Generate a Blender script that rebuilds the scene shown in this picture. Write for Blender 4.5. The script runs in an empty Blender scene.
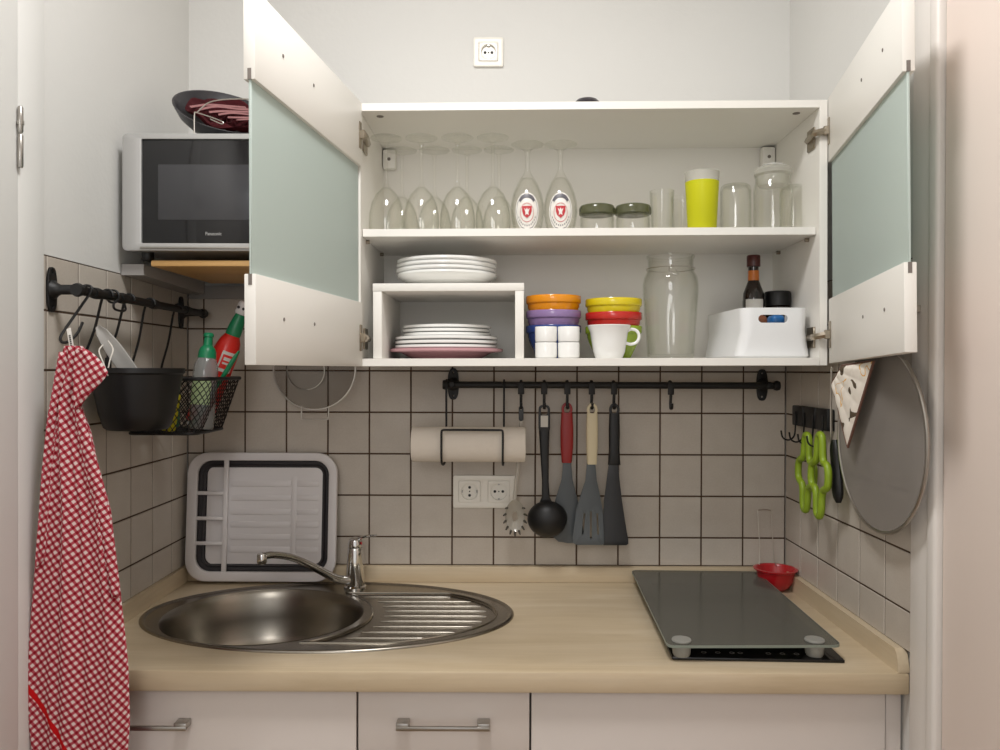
import bpy, bmesh, math, random
from mathutils import Vector, Matrix
random.seed(7)
PI = math.pi
C = bpy.context.scene.collection

# ------------------------------------------------------------------ camera model (solved from the tile grid)
CF = 791.808
yaw, pit, rol = -0.0040786, -0.0065083, 0.0031586
CAM = Vector((-0.68957, -1.93427, 1.41523))
FWD = Vector((math.sin(yaw) * math.cos(pit), math.cos(yaw) * math.cos(pit), math.sin(pit)))
_r = Vector((math.cos(yaw), -math.sin(yaw), 0))
_u = _r.cross(FWD)
RGT = _r * math.cos(rol) + _u * math.sin(rol)
UPV = -_r * math.sin(rol) + _u * math.cos(rol)


def ray(u, v):
    return FWD + RGT * ((u - 500) / CF) - UPV * ((v - 375) / CF)


def at(u, v, X=None, Y=None, Z=None):
    """the point of the plane X=, Y= or Z= seen at a pixel of the photograph"""
    d = ray(u, v)
    k, val = (0, X) if X is not None else (1, Y) if Y is not None else (2, Z)
    return CAM + d * ((val - CAM[k]) / d[k])


# ------------------------------------------------------------------ materials
def lin(c):
    return tuple(((x / 255) / 12.92 if x / 255 <= 0.04045 else ((x / 255 + 0.055) / 1.055) ** 2.4) for x in c) + (1,)


def newmat(name):
    m = bpy.data.materials.new(name)
    m.use_nodes = True
    nt = m.node_tree
    nt.nodes.clear()
    out = nt.nodes.new('ShaderNodeOutputMaterial')
    return m, nt, out


def N(nt, t, **kw):
    n = nt.nodes.new(t)
    for k, v in kw.items():
        if k in n.inputs:
            n.inputs[k].default_value = v
        else:
            setattr(n, k, v)
    return n


def pbr(name, col, rough=0.5, metal=0.0, var=0.0, scale=40, bump=0.0, bscale=200, spec=0.5, stretch=None, aniso=0, trans=0, coat=0, sub=0):
    m, nt, out = newmat(name)
    b = N(nt, 'ShaderNodeBsdfPrincipled')
    c = lin(col)
    b.inputs['Base Color'].default_value = c
    b.inputs['Roughness'].default_value = rough
    b.inputs['Metallic'].default_value = metal
    b.inputs['Specular IOR Level'].default_value = spec
    b.inputs['Coat Weight'].default_value = coat
    if aniso:
        b.inputs['Anisotropic'].default_value = aniso
    if trans:
        b.inputs['Transmission Weight'].default_value = trans
    nt.links.new(b.outputs[0], out.inputs[0])
    tc = N(nt, 'ShaderNodeTexCoord')
    mp = N(nt, 'ShaderNodeMapping')
    if stretch:
        mp.inputs['Scale'].default_value = stretch
    nt.links.new(tc.outputs['Object'], mp.inputs[0])
    nz = N(nt, 'ShaderNodeTexNoise', Scale=scale, Detail=4.0)
    nt.links.new(mp.outputs[0], nz.inputs['Vector'])
    v = max(var, 0.01)
    mr = N(nt, 'ShaderNodeMapRange')
    mr.inputs['To Min'].default_value = 1 - v
    mr.inputs['To Max'].default_value = 1 + v
    nt.links.new(nz.outputs['Fac'], mr.inputs['Value'])
    mx = N(nt, 'ShaderNodeMix', data_type='RGBA', blend_type='MULTIPLY')
    mx.inputs[0].default_value = 1
    mx.inputs[6].default_value = c
    nt.links.new(mr.outputs[0], mx.inputs[7])
    nt.links.new(mx.outputs[2], b.inputs['Base Color'])
    if bump:
        n2 = N(nt, 'ShaderNodeTexNoise', Scale=bscale, Detail=3.0)
        nt.links.new(mp.outputs[0], n2.inputs['Vector'])
        bp = N(nt, 'ShaderNodeBump', Strength=bump, Distance=0.002)
        nt.links.new(n2.outputs['Fac'], bp.inputs['Height'])
        nt.links.new(bp.outputs[0], b.inputs['Normal'])
    return m


def glassmat(name, tint=(250, 252, 250), edge=(205, 210, 205), refl=1.0, rough=0.02):
    """thin clear glass: see-through, darker where it is seen edge-on, with sharp reflections"""
    m, nt, out = newmat(name)
    lw = N(nt, 'ShaderNodeLayerWeight', Blend=0.5)
    p3 = N(nt, 'ShaderNodeMath', operation='POWER')
    p3.inputs[1].default_value = 2.5
    nt.links.new(lw.outputs['Facing'], p3.inputs[0])
    mx = N(nt, 'ShaderNodeMix', data_type='RGBA')
    mx.inputs[6].default_value = lin(tint)
    mx.inputs[7].default_value = lin(edge)
    nt.links.new(p3.outputs[0], mx.inputs[0])
    tr = N(nt, 'ShaderNodeBsdfTransparent')
    nt.links.new(mx.outputs[2], tr.inputs[0])
    gl = N(nt, 'ShaderNodeBsdfGlossy', Roughness=rough)
    gl.inputs[0].default_value = (refl, refl, refl, 1)
    p5 = N(nt, 'ShaderNodeMath', operation='POWER')
    p5.inputs[1].default_value = 5
    nt.links.new(lw.outputs['Facing'], p5.inputs[0])
    fr = N(nt, 'ShaderNodeMath', operation='MULTIPLY_ADD')
    fr.inputs[1].default_value = 0.55
    fr.inputs[2].default_value = 0.028
    nt.links.new(p5.outputs[0], fr.inputs[0])
    ms = N(nt, 'ShaderNodeMixShader')
    nt.links.new(fr.outputs[0], ms.inputs[0])
    nt.links.new(tr.outputs[0], ms.inputs[1])
    nt.links.new(gl.outputs[0], ms.inputs[2])
    nt.links.new(ms.outputs[0], out.inputs[0])
    return m


def veil(name, col, through, tint=(255, 255, 255), rough=0.4, gloss=0.04, translucent=0.0):
    """a surface that lets part of the light straight through (fine mesh, hazy plastic, printed glass)"""
    m, nt, out = newmat(name)
    b = N(nt, 'ShaderNodeBsdfPrincipled', Roughness=rough)
    b.inputs['Base Color'].default_value = lin(col)
    b.inputs['Specular IOR Level'].default_value = gloss * 10
    tr = N(nt, 'ShaderNodeBsdfTransparent')
    tr.inputs[0].default_value = lin(tint)
    src = b.outputs[0]
    if translucent:
        tl = N(nt, 'ShaderNodeBsdfTranslucent')
        tl.inputs[0].default_value = lin(col)
        m0 = N(nt, 'ShaderNodeMixShader')
        m0.inputs[0].default_value = translucent
        nt.links.new(src, m0.inputs[1])
        nt.links.new(tl.outputs[0], m0.inputs[2])
        src = m0.outputs[0]
    ms = N(nt, 'ShaderNodeMixShader')
    ms.inputs[0].default_value = through
    nt.links.new(src, ms.inputs[1])
    nt.links.new(tr.outputs[0], ms.inputs[2])
    nt.links.new(ms.outputs[0], out.inputs[0])
    return m


def wood(name, c1, c2, c3, axis=0, rough=0.4):
    m, nt, out = newmat(name)
    b = N(nt, 'ShaderNodeBsdfPrincipled', Roughness=rough)
    tc = N(nt, 'ShaderNodeTexCoord')
    mp = N(nt, 'ShaderNodeMapping')
    s = [9, 9, 9]
    s[axis] = 1.1
    mp.inputs['Scale'].default_value = s
    nt.links.new(tc.outputs['Object'], mp.inputs[0])
    n1 = N(nt, 'ShaderNodeTexNoise', Scale=2.2, Detail=6.0, Roughness=0.6, Distortion=0.6)
    nt.links.new(mp.outputs[0], n1.inputs['Vector'])
    r = N(nt, 'ShaderNodeValToRGB')
    r.color_ramp.elements[0].position = 0.3
    r.color_ramp.elements[0].color = lin(c1)
    r.color_ramp.elements[1].position = 0.7
    r.color_ramp.elements[1].color = lin(c3)
    e = r.color_ramp.elements.new(0.5)
    e.color = lin(c2)
    nt.links.new(n1.outputs['Fac'], r.inputs[0])
    mp2 = N(nt, 'ShaderNodeMapping')
    s2 = [160, 160, 160]
    s2[axis] = 3
    mp2.inputs['Scale'].default_value = s2
    nt.links.new(tc.outputs['Object'], mp2.inputs[0])
    n2 = N(nt, 'ShaderNodeTexNoise', Scale=1.0, Detail=2.0)
    nt.links.new(mp2.outputs[0], n2.inputs['Vector'])
    mr = N(nt, 'ShaderNodeMapRange')
    mr.inputs['To Min'].default_value = 0.93
    mr.inputs['To Max'].default_value = 1.07
    nt.links.new(n2.outputs['Fac'], mr.inputs['Value'])
    mx = N(nt, 'ShaderNodeMix', data_type='RGBA', blend_type='MULTIPLY')
    mx.inputs[0].default_value = 1
    nt.links.new(r.outputs[0], mx.inputs[6])
    nt.links.new(mr.outputs[0], mx.inputs[7])
    nt.links.new(mx.outputs[2], b.inputs['Base Color'])
    nt.links.new(b.outputs[0], out.inputs[0])
    return m


def tilemat():
    m, nt, out = newmat('glazed tile')
    b = N(nt, 'ShaderNodeBsdfPrincipled', Roughness=0.3)
    b.inputs['Specular IOR Level'].default_value = 0.35
    g = N(nt, 'ShaderNodeNewGeometry')
    tc = N(nt, 'ShaderNodeTexCoord')
    n1 = N(nt, 'ShaderNodeTexNoise', Scale=22.0, Detail=3.0)
    nt.links.new(tc.outputs['Object'], n1.inputs['Vector'])
    n2 = N(nt, 'ShaderNodeTexNoise', Scale=260.0, Detail=2.0)
    nt.links.new(tc.outputs['Object'], n2.inputs['Vector'])
    a = N(nt, 'ShaderNodeMath', operation='ADD')
    nt.links.new(n1.outputs['Fac'], a.inputs[0])
    h = N(nt, 'ShaderNodeMath', operation='MULTIPLY_ADD')
    h.inputs[1].default_value = 0.6
    nt.links.new(g.outputs['Random Per Island'], h.inputs[0])
    nt.links.new(n2.outputs['Fac'], h.inputs[2])
    nt.links.new(h.outputs[0], a.inputs[1])
    mr = N(nt, 'ShaderNodeMapRange')
    mr.inputs['From Min'].default_value = 0.7
    mr.inputs['From Max'].default_value = 1.9
    nt.links.new(a.outputs[0], mr.inputs['Value'])
    r = N(nt, 'ShaderNodeValToRGB')
    r.color_ramp.elements[0].color = lin((190, 180, 168))
    r.color_ramp.elements[1].color = lin((205, 197, 186))
    nt.links.new(mr.outputs[0], r.inputs[0])
    nt.links.new(r.outputs[0], b.inputs['Base Color'])
    bp = N(nt, 'ShaderNodeBump', Strength=0.12, Distance=0.002)
    nt.links.new(n1.outputs['Fac'], bp.inputs['Height'])
    nt.links.new(bp.outputs[0], b.inputs['Normal'])
    nt.links.new(b.outputs[0], out.inputs[0])
    return m


def gingham():
    m, nt, out = newmat('red gingham cotton')
    b = N(nt, 'ShaderNodeBsdfPrincipled', Roughness=0.9)
    b.inputs['Specular IOR Level'].default_value = 0.1
    uv = N(nt, 'ShaderNodeTexCoord')
    mp = N(nt, 'ShaderNodeMapping')
    mp.inputs['Rotation'].default_value = (0, 0, math.radians(55))
    nt.links.new(uv.outputs['UV'], mp.inputs[0])
    sp = N(nt, 'ShaderNodeSeparateXYZ')
    nt.links.new(mp.outputs[0], sp.inputs[0])

    def stripe(o, per):
        a = N(nt, 'ShaderNodeMath', operation='MULTIPLY')
        a.inputs[1].default_value = 2 * PI / per
        nt.links.new(o, a.inputs[0])
        s = N(nt, 'ShaderNodeMath', operation='SINE')
        nt.links.new(a.outputs[0], s.inputs[0])
        r = N(nt, 'ShaderNodeMapRange', interpolation_type='SMOOTHSTEP')
        r.inputs['From Min'].default_value = -0.15
        r.inputs['From Max'].default_value = 0.35
        nt.links.new(s.outputs[0], r.inputs['Value'])
        return r.outputs[0]
    sx, sy = stripe(sp.outputs[0], 0.0098), stripe(sp.outputs[1], 0.0098)
    ad = N(nt, 'ShaderNodeMath', operation='ADD')
    nt.links.new(sx, ad.inputs[0])
    nt.links.new(sy, ad.inputs[1])
    hv = N(nt, 'ShaderNodeMath', operation='MULTIPLY')
    hv.inputs[1].default_value = 0.5
    nt.links.new(ad.outputs[0], hv.inputs[0])
    r = N(nt, 'ShaderNodeValToRGB')
    r.color_ramp.elements[0].color = lin((218, 198, 194))
    r.color_ramp.elements[1].color = lin((134, 24, 36))
    e = r.color_ramp.elements.new(0.5)
    e.color = lin((172, 76, 86))
    nt.links.new(hv.outputs[0], r.inputs[0])
    # the one solid red band woven near the hem
    d = N(nt, 'ShaderNodeMath', operation='COMPARE')
    d.inputs[1].default_value = BAND
    d.inputs[2].default_value = 0.0042
    nt.links.new(sp.outputs[1], d.inputs[0])
    mx = N(nt, 'ShaderNodeMix', data_type='RGBA')
    mx.inputs[7].default_value = lin((188, 22, 26))
    nt.links.new(d.outputs[0], mx.inputs[0])
    nt.links.new(r.outputs[0], mx.inputs[6])
    nt.links.new(mx.outputs[2], b.inputs['Base Color'])
    nt.links.new(b.outputs[0], out.inputs[0])
    return m


_bp = at(46, 710, Y=-0.645)
BAND = _bp.x * math.sin(math.radians(55)) + _bp.z * math.cos(math.radians(55))
M = dict(
    plaster=pbr('white plaster', (220, 219, 215), 0.85, var=0.015, scale=6, bump=0.25, bscale=90),
    ceiling=pbr('ceiling paint', (236, 234, 228), 0.9),
    floor=wood('floor laminate', (150, 120, 90), (165, 135, 102), (178, 148, 115), 1),
    paint=pbr('white gloss paint', (228, 223, 217), 0.4, var=0.012, scale=8),
    mattpaint=pbr('matt white paint', (222, 221, 217), 0.75, var=0.01, scale=6),
    paint2=pbr('pinkish white door paint', (240, 225, 215), 0.45, var=0.015, scale=5),
    grout=pbr('brown grout', (84, 66, 52), 0.95, var=0.15, scale=60),
    tile=tilemat(),
    worktop=wood('pale maple laminate', (194, 175, 144), (204, 186, 157), (212, 196, 170), 0, 0.36),
    upstand=wood('pale maple strip', (194, 175, 144), (203, 185, 156), (210, 194, 167), 0, 0.4),
    upstandy=wood('pale maple strip sides', (194, 175, 144), (203, 185, 156), (210, 194, 167), 1, 0.4),
    board=wood('honey beech board', (205, 158, 96), (214, 168, 105), (222, 178, 118), 0, 0.45),
    front=pbr('white laminate front', (214, 205, 198), 0.42, var=0.012, scale=5),
    carcass=pbr('white melamine', (238, 235, 228), 0.4, var=0.008, scale=5),
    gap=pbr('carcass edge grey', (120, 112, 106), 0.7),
    plinth=pbr('white plinth', (200, 192, 186), 0.5),
    steel=pbr('brushed steel', (176, 172, 166), 0.30, 1.0, var=0.05, scale=3, stretch=(4, 120, 120), aniso=0.3),
    sinksteel=pbr('satin sink steel', (150, 144, 134), 0.27, 1.0, var=0.04, scale=60),
    chrome=pbr('chrome', (215, 214, 212), 0.07, 1.0),
    nickel=pbr('nickel hinge metal', (170, 160, 145), 0.28, 1.0),
    wire=pbr('tinned wire', (205, 200, 192), 0.3, 1.0),
    silver=pbr('silver plastic', (182, 181, 179), 0.38, 0.4, var=0.01),
    blackgloss=pbr('black glossy door', (20, 20, 23), 0.08, spec=0.6),
    window=pbr('smoked window', (58, 58, 61), 0.12, spec=0.6),
    blackiron=pbr('black painted iron', (15, 14, 14), 0.5, var=0.05),
    blackplastic=pbr('black plastic', (15, 15, 16), 0.45, var=0.03),
    darkpan=pbr('anthracite enamel', (48, 46, 50), 0.35, var=0.03),
    maroon=pbr('maroon cloth', (92, 26, 34), 0.9, var=0.25, scale=90),
    maroon2=pbr('dusty rose cloth', (150, 104, 104), 0.9, var=0.15, scale=90),
    greysteel=pbr('grey painted steel', (158, 154, 151), 0.5, var=0.02),
    paper=pbr('kitchen paper', (235, 226, 214), 0.95, var=0.02, scale=60, bump=0.3, bscale=300),
    card=pbr('cardboard core', (170, 145, 115), 0.9),
    socket=pbr('socket white plastic', (238, 234, 224), 0.3),
    socketdark=pbr('socket hole', (40, 38, 36), 0.6),
    rubber=pbr('dark grey rubber', (52, 48, 50), 0.6),
    rackwhite=pbr('rack white plastic', (222, 217, 216), 0.4, var=0.01),
    china=pbr('white porcelain', (246, 246, 243), 0.15, spec=0.5, coat=0.3),
    pinkplate=pbr('rose glazed stoneware', (196, 150, 155), 0.25, var=0.03),
    whiteplastic=pbr('white plastic box', (240, 241, 242), 0.4),
    orange=pbr('orange glaze', (236, 150, 20), 0.18, coat=0.3),
    purple=pbr('lilac glaze', (150, 124, 172), 0.18, coat=0.3),
    blue=pbr('blue glaze', (46, 72, 140), 0.18, coat=0.3),
    yellow=pbr('yellow glaze', (226, 204, 30), 0.18, coat=0.3),
    red=pbr('red glaze', (196, 40, 30), 0.18, coat=0.3),
    green=pbr('green glaze', (150, 176, 44), 0.18, coat=0.3),
    glass=glassmat('clear glass', (254, 254, 253), (228, 229, 224)),
    thinglass=glassmat('fine clear glass', (254, 254, 253), (234, 235, 231)),
    jarglass=glassmat('jar glass', (254, 254, 253), (224, 226, 219)),
    olive=veil('olive tinted lid', (104, 106, 80), 0.38, (165, 168, 140), 0.15, 0.06),
    haze=veil('milky plastic', (205, 203, 192), 0.55, rough=0.3),
    yellowplastic=veil('translucent yellow plastic', (234, 234, 44), 0.10, (230, 230, 60), 0.35, translucent=0.35),
    frosted=veil('frosted door glass', (216, 227, 222), 0.02, (190, 205, 196), 0.5, 0.05, translucent=0.4),
    coverglass=veil('smoked cover glass', (128, 126, 118), 0.50, (176, 180, 170), 0.16, 0.09),
    coveredge=pbr('ground glass edge', (128, 136, 126), 0.4),
    hob=pbr('black ceramic glass', (18, 17, 18), 0.08),
    hobmark=pbr('grey printed mark', (120, 116, 112), 0.5),
    foot=veil('clear rubber foot', (176, 175, 168), 0.40, rough=0.3),
    soy=pbr('dark brown bottle glass', (30, 18, 12), 0.08, coat=0.3),
    soycap=pbr('dark red cap', (70, 22, 18), 0.35),
    soyband=pbr('amber neck band', (196, 110, 40), 0.4),
    label=pbr('paper label', (212, 208, 200), 0.7),
    ink=pbr('dark ink', (60, 56, 56), 0.7),
    packblue=pbr('blue packet', (40, 110, 176), 0.4, var=0.2, scale=60),
    packbrown=pbr('brown packet', (128, 76, 50), 0.5, var=0.3, scale=60),
    badgewhite=pbr('badge white print', (236, 232, 226), 0.4),
    badgered=pbr('badge red print', (190, 48, 56), 0.4),
    badgeblack=pbr('badge dark print', (96, 94, 100), 0.4),
    redhandle=pbr('dark red handle', (150, 32, 30), 0.4),
    cream=pbr('cream handle', (222, 208, 174), 0.45),
    greynylon=pbr('grey nylon', (82, 87, 90), 0.45, var=0.02),
    darknylon=pbr('dark grey nylon', (38, 39, 41), 0.45, var=0.02),
    clearplastic=veil('clear acrylic', (205, 200, 190), 0.42, (235, 232, 225), 0.08, 0.1),
    palelabel=pbr('pale green label', (168, 186, 140), 0.6),
    shadedplastic=veil('clear acrylic darkened as shade', (70, 66, 60), 0.30, (190, 186, 180), 0.1, 0.1),  # clear acrylic too; the dark look of shaded teeth is put into the colour
    lime=pbr('lime silicone', (138, 164, 38), 0.4),
    quilt=pbr('quilted white cotton', (236, 228, 216), 0.9, var=0.03, scale=60),
    brownbind=pbr('brown binding', (110, 78, 66), 0.9),
    floral=pbr('floral print brown', (92, 76, 54), 0.9, var=0.4, scale=80),
    floralor=pbr('floral print orange', (222, 170, 90), 0.9),
    meshgrey=veil('fine steel gauze', (152, 146, 140), 0.45, rough=0.5),
    sievemesh=veil('sieve gauze', (96, 88, 80), 0.80, rough=0.5),
    redplastic=pbr('red plastic', (178, 26, 34), 0.3, coat=0.2),
    tealdark=veil('clear bottle plastic', (190, 192, 190), 0.62, (225, 228, 226), 0.1, 0.08),
    capgreen=pbr('green cap plastic', (22, 128, 84), 0.35),
    bottlered=pbr('red bottle plastic', (222, 42, 32), 0.3),
    sponge=pbr('yellow sponge', (214, 200, 40), 0.95, var=0.15, scale=120),
    scourer=pbr('green scourer', (50, 104, 66), 0.95, var=0.2, scale=120),
    silicone=pbr('pale grey plastic', (188, 185, 180), 0.5),
    string=pbr('white cord', (228, 222, 212), 0.9),
    cork=pbr('grey wood peg', (176, 166, 152), 0.6),
    darkknob=pbr('dark plum plastic', (40, 34, 42), 0.35),
)
M['cloth'] = gingham()


# ------------------------------------------------------------------ mesh helpers
def merge(bm, src, T=None):
    vm = {}
    for v in src.verts:
        vm[v] = bm.verts.new(T @ v.co if T else v.co)
    for f in src.faces:
        try:
            bm.faces.new([vm[v] for v in f.verts])
        except ValueError:
            pass
    src.free()


def box(bm, x0, y0, z0, x1, y1, z1, bev=0.0, seg=2, T=None):
    t = bmesh.new()
    bmesh.ops.create_cube(t, size=1)
    for v in t.verts:
        v.co = Vector(((x0 + x1) / 2 + v.co.x * (x1 - x0), (y0 + y1) / 2 + v.co.y * (y1 - y0), (z0 + z1) / 2 + v.co.z * (z1 - z0)))
    if bev:
        bmesh.ops.bevel(t, geom=t.edges[:], offset=bev, segments=seg, profile=0.5, affect='EDGES')
    merge(bm, t, T)
    return bm


def lathe(bm, prof, seg=32, T=None, mod=None, sx=1.0, sy=1.0):
    rings = []
    for i, (r, z) in enumerate(prof):
        if r < 1e-6:
            p = Vector((0, 0, z))
            rings.append([bm.verts.new(T @ p if T else p)])
        else:
            ring = []
            for k in range(seg):
                a = 2 * PI * k / seg
                rr = r * (mod(a, i, z) if mod else 1)
                p = Vector((rr * math.cos(a) * sx, rr * math.sin(a) * sy, z))
                ring.append(bm.verts.new(T @ p if T else p))
            rings.append(ring)
    for a, b in zip(rings, rings[1:]):
        for k in range(seg):
            k2 = (k + 1) % seg
            if len(a) == 1 and len(b) == 1:
                break
            if len(a) == 1:
                f = [a[0], b[k2], b[k]]
            elif len(b) == 1:
                f = [a[k], a[k2], b[0]]
            else:
                f = [a[k], a[k2], b[k2], b[k]]
            try:
                bm.faces.new(f)
            except ValueError:
                pass
    return bm


def tube(bm, pts, r, seg=8, closed=False, flat=1.0, flatdir=None):
    pts = [Vector(p) for p in pts]
    n = len(pts)
    rs = r if isinstance(r, (list, tuple)) else [r] * n
    tans = []
    for i in range(n):
        if closed:
            t = pts[(i + 1) % n] - pts[(i - 1) % n]
        else:
            t = pts[min(i + 1, n - 1)] - pts[max(i - 1, 0)]
        tans.append(t.normalized() if t.length > 1e-9 else Vector((0, 0, 1)))
    ref = Vector(flatdir) if flatdir else (Vector((0, 0, 1)) if abs(tans[0].z) < 0.9 else Vector((1, 0, 0)))
    nrm = (ref - tans[0] * ref.dot(tans[0])).normalized()
    rings = []
    for i in range(n):
        if flatdir:
            ref = Vector(flatdir)
            q = ref - tans[i] * ref.dot(tans[i])
            nrm = q.normalized() if q.length > 1e-6 else nrm
        else:
            q = nrm - tans[i] * nrm.dot(tans[i])
            nrm = q.normalized() if q.length > 1e-6 else nrm
        bi = tans[i].cross(nrm)
        ring = []
        for k in range(seg):
            a = 2 * PI * (k + 0.5) / seg
            ring.append(bm.verts.new(pts[i] + nrm * (math.cos(a) * rs[i] * flat) + bi * (math.sin(a) * rs[i])))
        rings.append(ring)
    m = n if closed else n - 1
    for i in range(m):
        a, b = rings[i], rings[(i + 1) % n]
        for k in range(seg):
            k2 = (k + 1) % seg
            bm.faces.new([a[k], a[k2], b[k2], b[k]])
    if not closed:
        bm.faces.new(rings[0][::-1])
        bm.faces.new(rings[-1])
    return bm


def smoothpath(pts, n=6, closed=False):
    P = [Vector(p) for p in pts]
    m = len(P)
    out = []
    for i in range(m if closed else m - 1):
        p0, p1, p2, p3 = (P[(i + k) % m] if closed else P[min(max(i + k, 0), m - 1)] for k in (-1, 0, 1, 2))
        for j in range(n):
            t = j / n
            out.append(0.5 * ((2 * p1) + (p2 - p0) * t + (2 * p0 - 5 * p1 + 4 * p2 - p3) * t * t + (3 * p1 - p0 - 3 * p2 + p3) * t ** 3))
    if not closed:
        out.append(P[-1])
    return out


def rrect(w, h, r, n=6, cx=0, cy=0):
    o = []
    for (sx, sy, a0) in ((1, 1, 0), (-1, 1, 90), (-1, -1, 180), (1, -1, 270)):
        for k in range(n + 1):
            a = math.radians(a0 + 90 * k / n)
            o.append((cx + sx * (w / 2 - r) + r * math.cos(a), cy + sy * (h / 2 - r) + r * math.sin(a)))
    return o


def plate(bm, outline, t, holes=(), T=None, bev=0.0):
    """a flat slab of thickness t (z 0..t) with an outline and holes"""
    b = bmesh.new()
    for lp in [outline] + list(holes):
        vs = [b.verts.new((x, y, 0)) for x, y in lp]
        for k in range(len(vs)):
            b.edges.new((vs[k], vs[(k + 1) % len(vs)]))
    bmesh.ops.triangle_fill(b, use_beauty=True, use_dissolve=False, edges=b.edges[:], normal=(0, 0, 1))
    ex = bmesh.ops.extrude_face_region(b, geom=b.faces[:])
    for e in ex['geom']:
        if isinstance(e, bmesh.types.BMVert):
            e.co.z += t
    bmesh.ops.recalc_face_normals(b, faces=b.faces[:])
    if bev:
        ed = [e for e in b.edges if len(e.link_faces) == 2 and e.calc_face_angle(0) > 1.2]
        bmesh.ops.bevel(b, geom=ed, offset=bev, segments=2, profile=0.5, affect='EDGES', clamp_overlap=True)
    merge(bm, b, T)
    return bm


def loft(bm, loops, cap0=True, cap1=True, T=None):
    rings = [[bm.verts.new(T @ Vector(p) if T else Vector(p)) for p in lp] for lp in loops]
    n = len(rings[0])
    for a, b in zip(rings, rings[1:]):
        for k in range(n):
            bm.faces.new([a[k], a[(k + 1) % n], b[(k + 1) % n], b[k]])
    if cap0:
        bm.faces.new(rings[0][::-1])
    if cap1:
        bm.faces.new(rings[-1])
    return bm


def bmn():
    return bmesh.new()


def obj(name, bm, mat, parent=None, T=None, sharp=38, keep=False):
    bmesh.ops.recalc_face_normals(bm, faces=bm.faces[:])
    for f in bm.faces:
        f.smooth = True
    for e in bm.edges:
        if len(e.link_faces) == 2 and e.calc_face_angle(0) > math.radians(sharp):
            e.smooth = False
    me = bpy.data.meshes.new(name)
    bm.to_mesh(me)
    bm.free()
    me.materials.append(M[mat] if isinstance(mat, str) else mat)
    o = bpy.data.objects.new(name, me)
    C.objects.link(o)
    if parent:
        o.parent = parent
    if T is not None:
        o.matrix_local = T
    return o


def tag(o, label=None, cat=None, group=None, kind=None):
    for k, v in (('label', label), ('category', cat), ('group', group), ('kind', kind)):
        if v:
            o[k] = v
    return o


def thing(name, label, cat, T=None, group=None):
    o = bpy.data.objects.new(name, None)
    o.empty_display_size = 0.02
    C.objects.link(o)
    if T is not None:
        o.matrix_world = T if isinstance(T, Matrix) else Matrix.Translation(T)
    return tag(o, label, cat, group)


def struct(name, bm, mat, parent=None):
    o = obj(name, bm, mat, parent)
    if not parent:
        o['kind'] = 'structure'
    return o


def dup(root, T, label=None, group=None):
    r = root.copy()
    C.objects.link(r)
    r.matrix_world = T if isinstance(T, Matrix) else Matrix.Translation(T)
    if label:
        r['label'] = label
    if group:
        r['group'] = group

    def rec(src, dst):
        for ch in list(src.children):
            c = ch.copy()
            C.objects.link(c)
            c.parent = dst
            rec(ch, c)
    rec(root, r)
    return r


def TR(x, y, z):
    return Matrix.Translation((x, y, z))


def RX(a): return Matrix.Rotation(a, 4, 'X')
def RY(a): return Matrix.Rotation(a, 4, 'Y')
def RZ(a): return Matrix.Rotation(a, 4, 'Z')


def frame(o, xa, ya, za):
    return Matrix(((xa[0], ya[0], za[0], o[0]), (xa[1], ya[1], za[1], o[1]), (xa[2], ya[2], za[2], o[2]), (0, 0, 0, 1)))


WALLF = lambda o: frame(o, (1, 0, 0), (0, 0, 1), (0, -1, 0))      # local x right, y up, z out of the back wall
RIGHTF = lambda o: frame(o, (0, -1, 0), (0, 0, 1), (-1, 0, 0))    # out of the right wall; local x towards the room
LEFTF = lambda o: frame(o, (0, 1, 0), (0, 0, 1), (1, 0, 0))       # out of the left wall; local x towards the back


def textmesh(txt, size, depth=0.0004):
    cu = bpy.data.curves.new('lettering', 'FONT')
    cu.body = txt
    cu.size = size
    cu.extrude = depth
    cu.align_x = 'CENTER'
    cu.align_y = 'CENTER'
    t = bpy.data.objects.new('lettering', cu)
    C.objects.link(t)
    me = bpy.data.meshes.new_from_object(t.evaluated_get(bpy.context.evaluated_depsgraph_get()))
    bpy.data.objects.remove(t)
    b = bmesh.new()
    b.from_mesh(me)
    bpy.data.meshes.remove(me)
    return b


# ================================================================== ROOM SHELL
XL, XR, P = -1.462, 0.0, 0.1015
ZJ = 1.006           # height of one of the horizontal tile joints
TOPT = 1.607         # top of the tiling


def tiling(name, parent, lo, hi, joints, z0, z1, T):
    """tiles as small chamfered slabs on a bed of grout; local x along the wall, y up, z out of the wall"""
    b = bmn()
    g = 0.0019
    xs = sorted([lo] + [j for j in joints if lo < j < hi] + [hi])
    zs = sorted([z0] + [ZJ + k * P for k in range(-12, 12) if z0 < ZJ + k * P < z1] + [z1])
    for xa, xb in zip(xs, xs[1:]):
        for za, zb in zip(zs, zs[1:]):
            x0, x1, y0, y1 = xa + g, xb - g, za + g, zb - g
            if x1 - x0 < 0.004 or y1 - y0 < 0.004:
                continue
            c = 0.0008
            lo_, hi_ = [], []
            for (x, y, sx, sy) in ((x0, y0, 1, 1), (x1, y0, -1, 1), (x1, y1, -1, -1), (x0, y1, 1, -1)):
                lo_.append((x, y, -0.006))
                hi_.append((x, y, -0.0008))
            top = [(x0 + c, y0 + c, 0), (x1 - c, y0 + c, 0), (x1 - c, y1 - c, 0), (x0 + c, y1 - c, 0)]
            loft(b, [lo_, hi_, top], cap0=False)
    o = obj(name, b, 'tile', parent, T, sharp=20)
    gb = bmn()
    box(gb, lo, z0, -0.008, hi, z1, -0.0016)
    obj('grout_bed', gb, 'grout', o)
    return o


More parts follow.
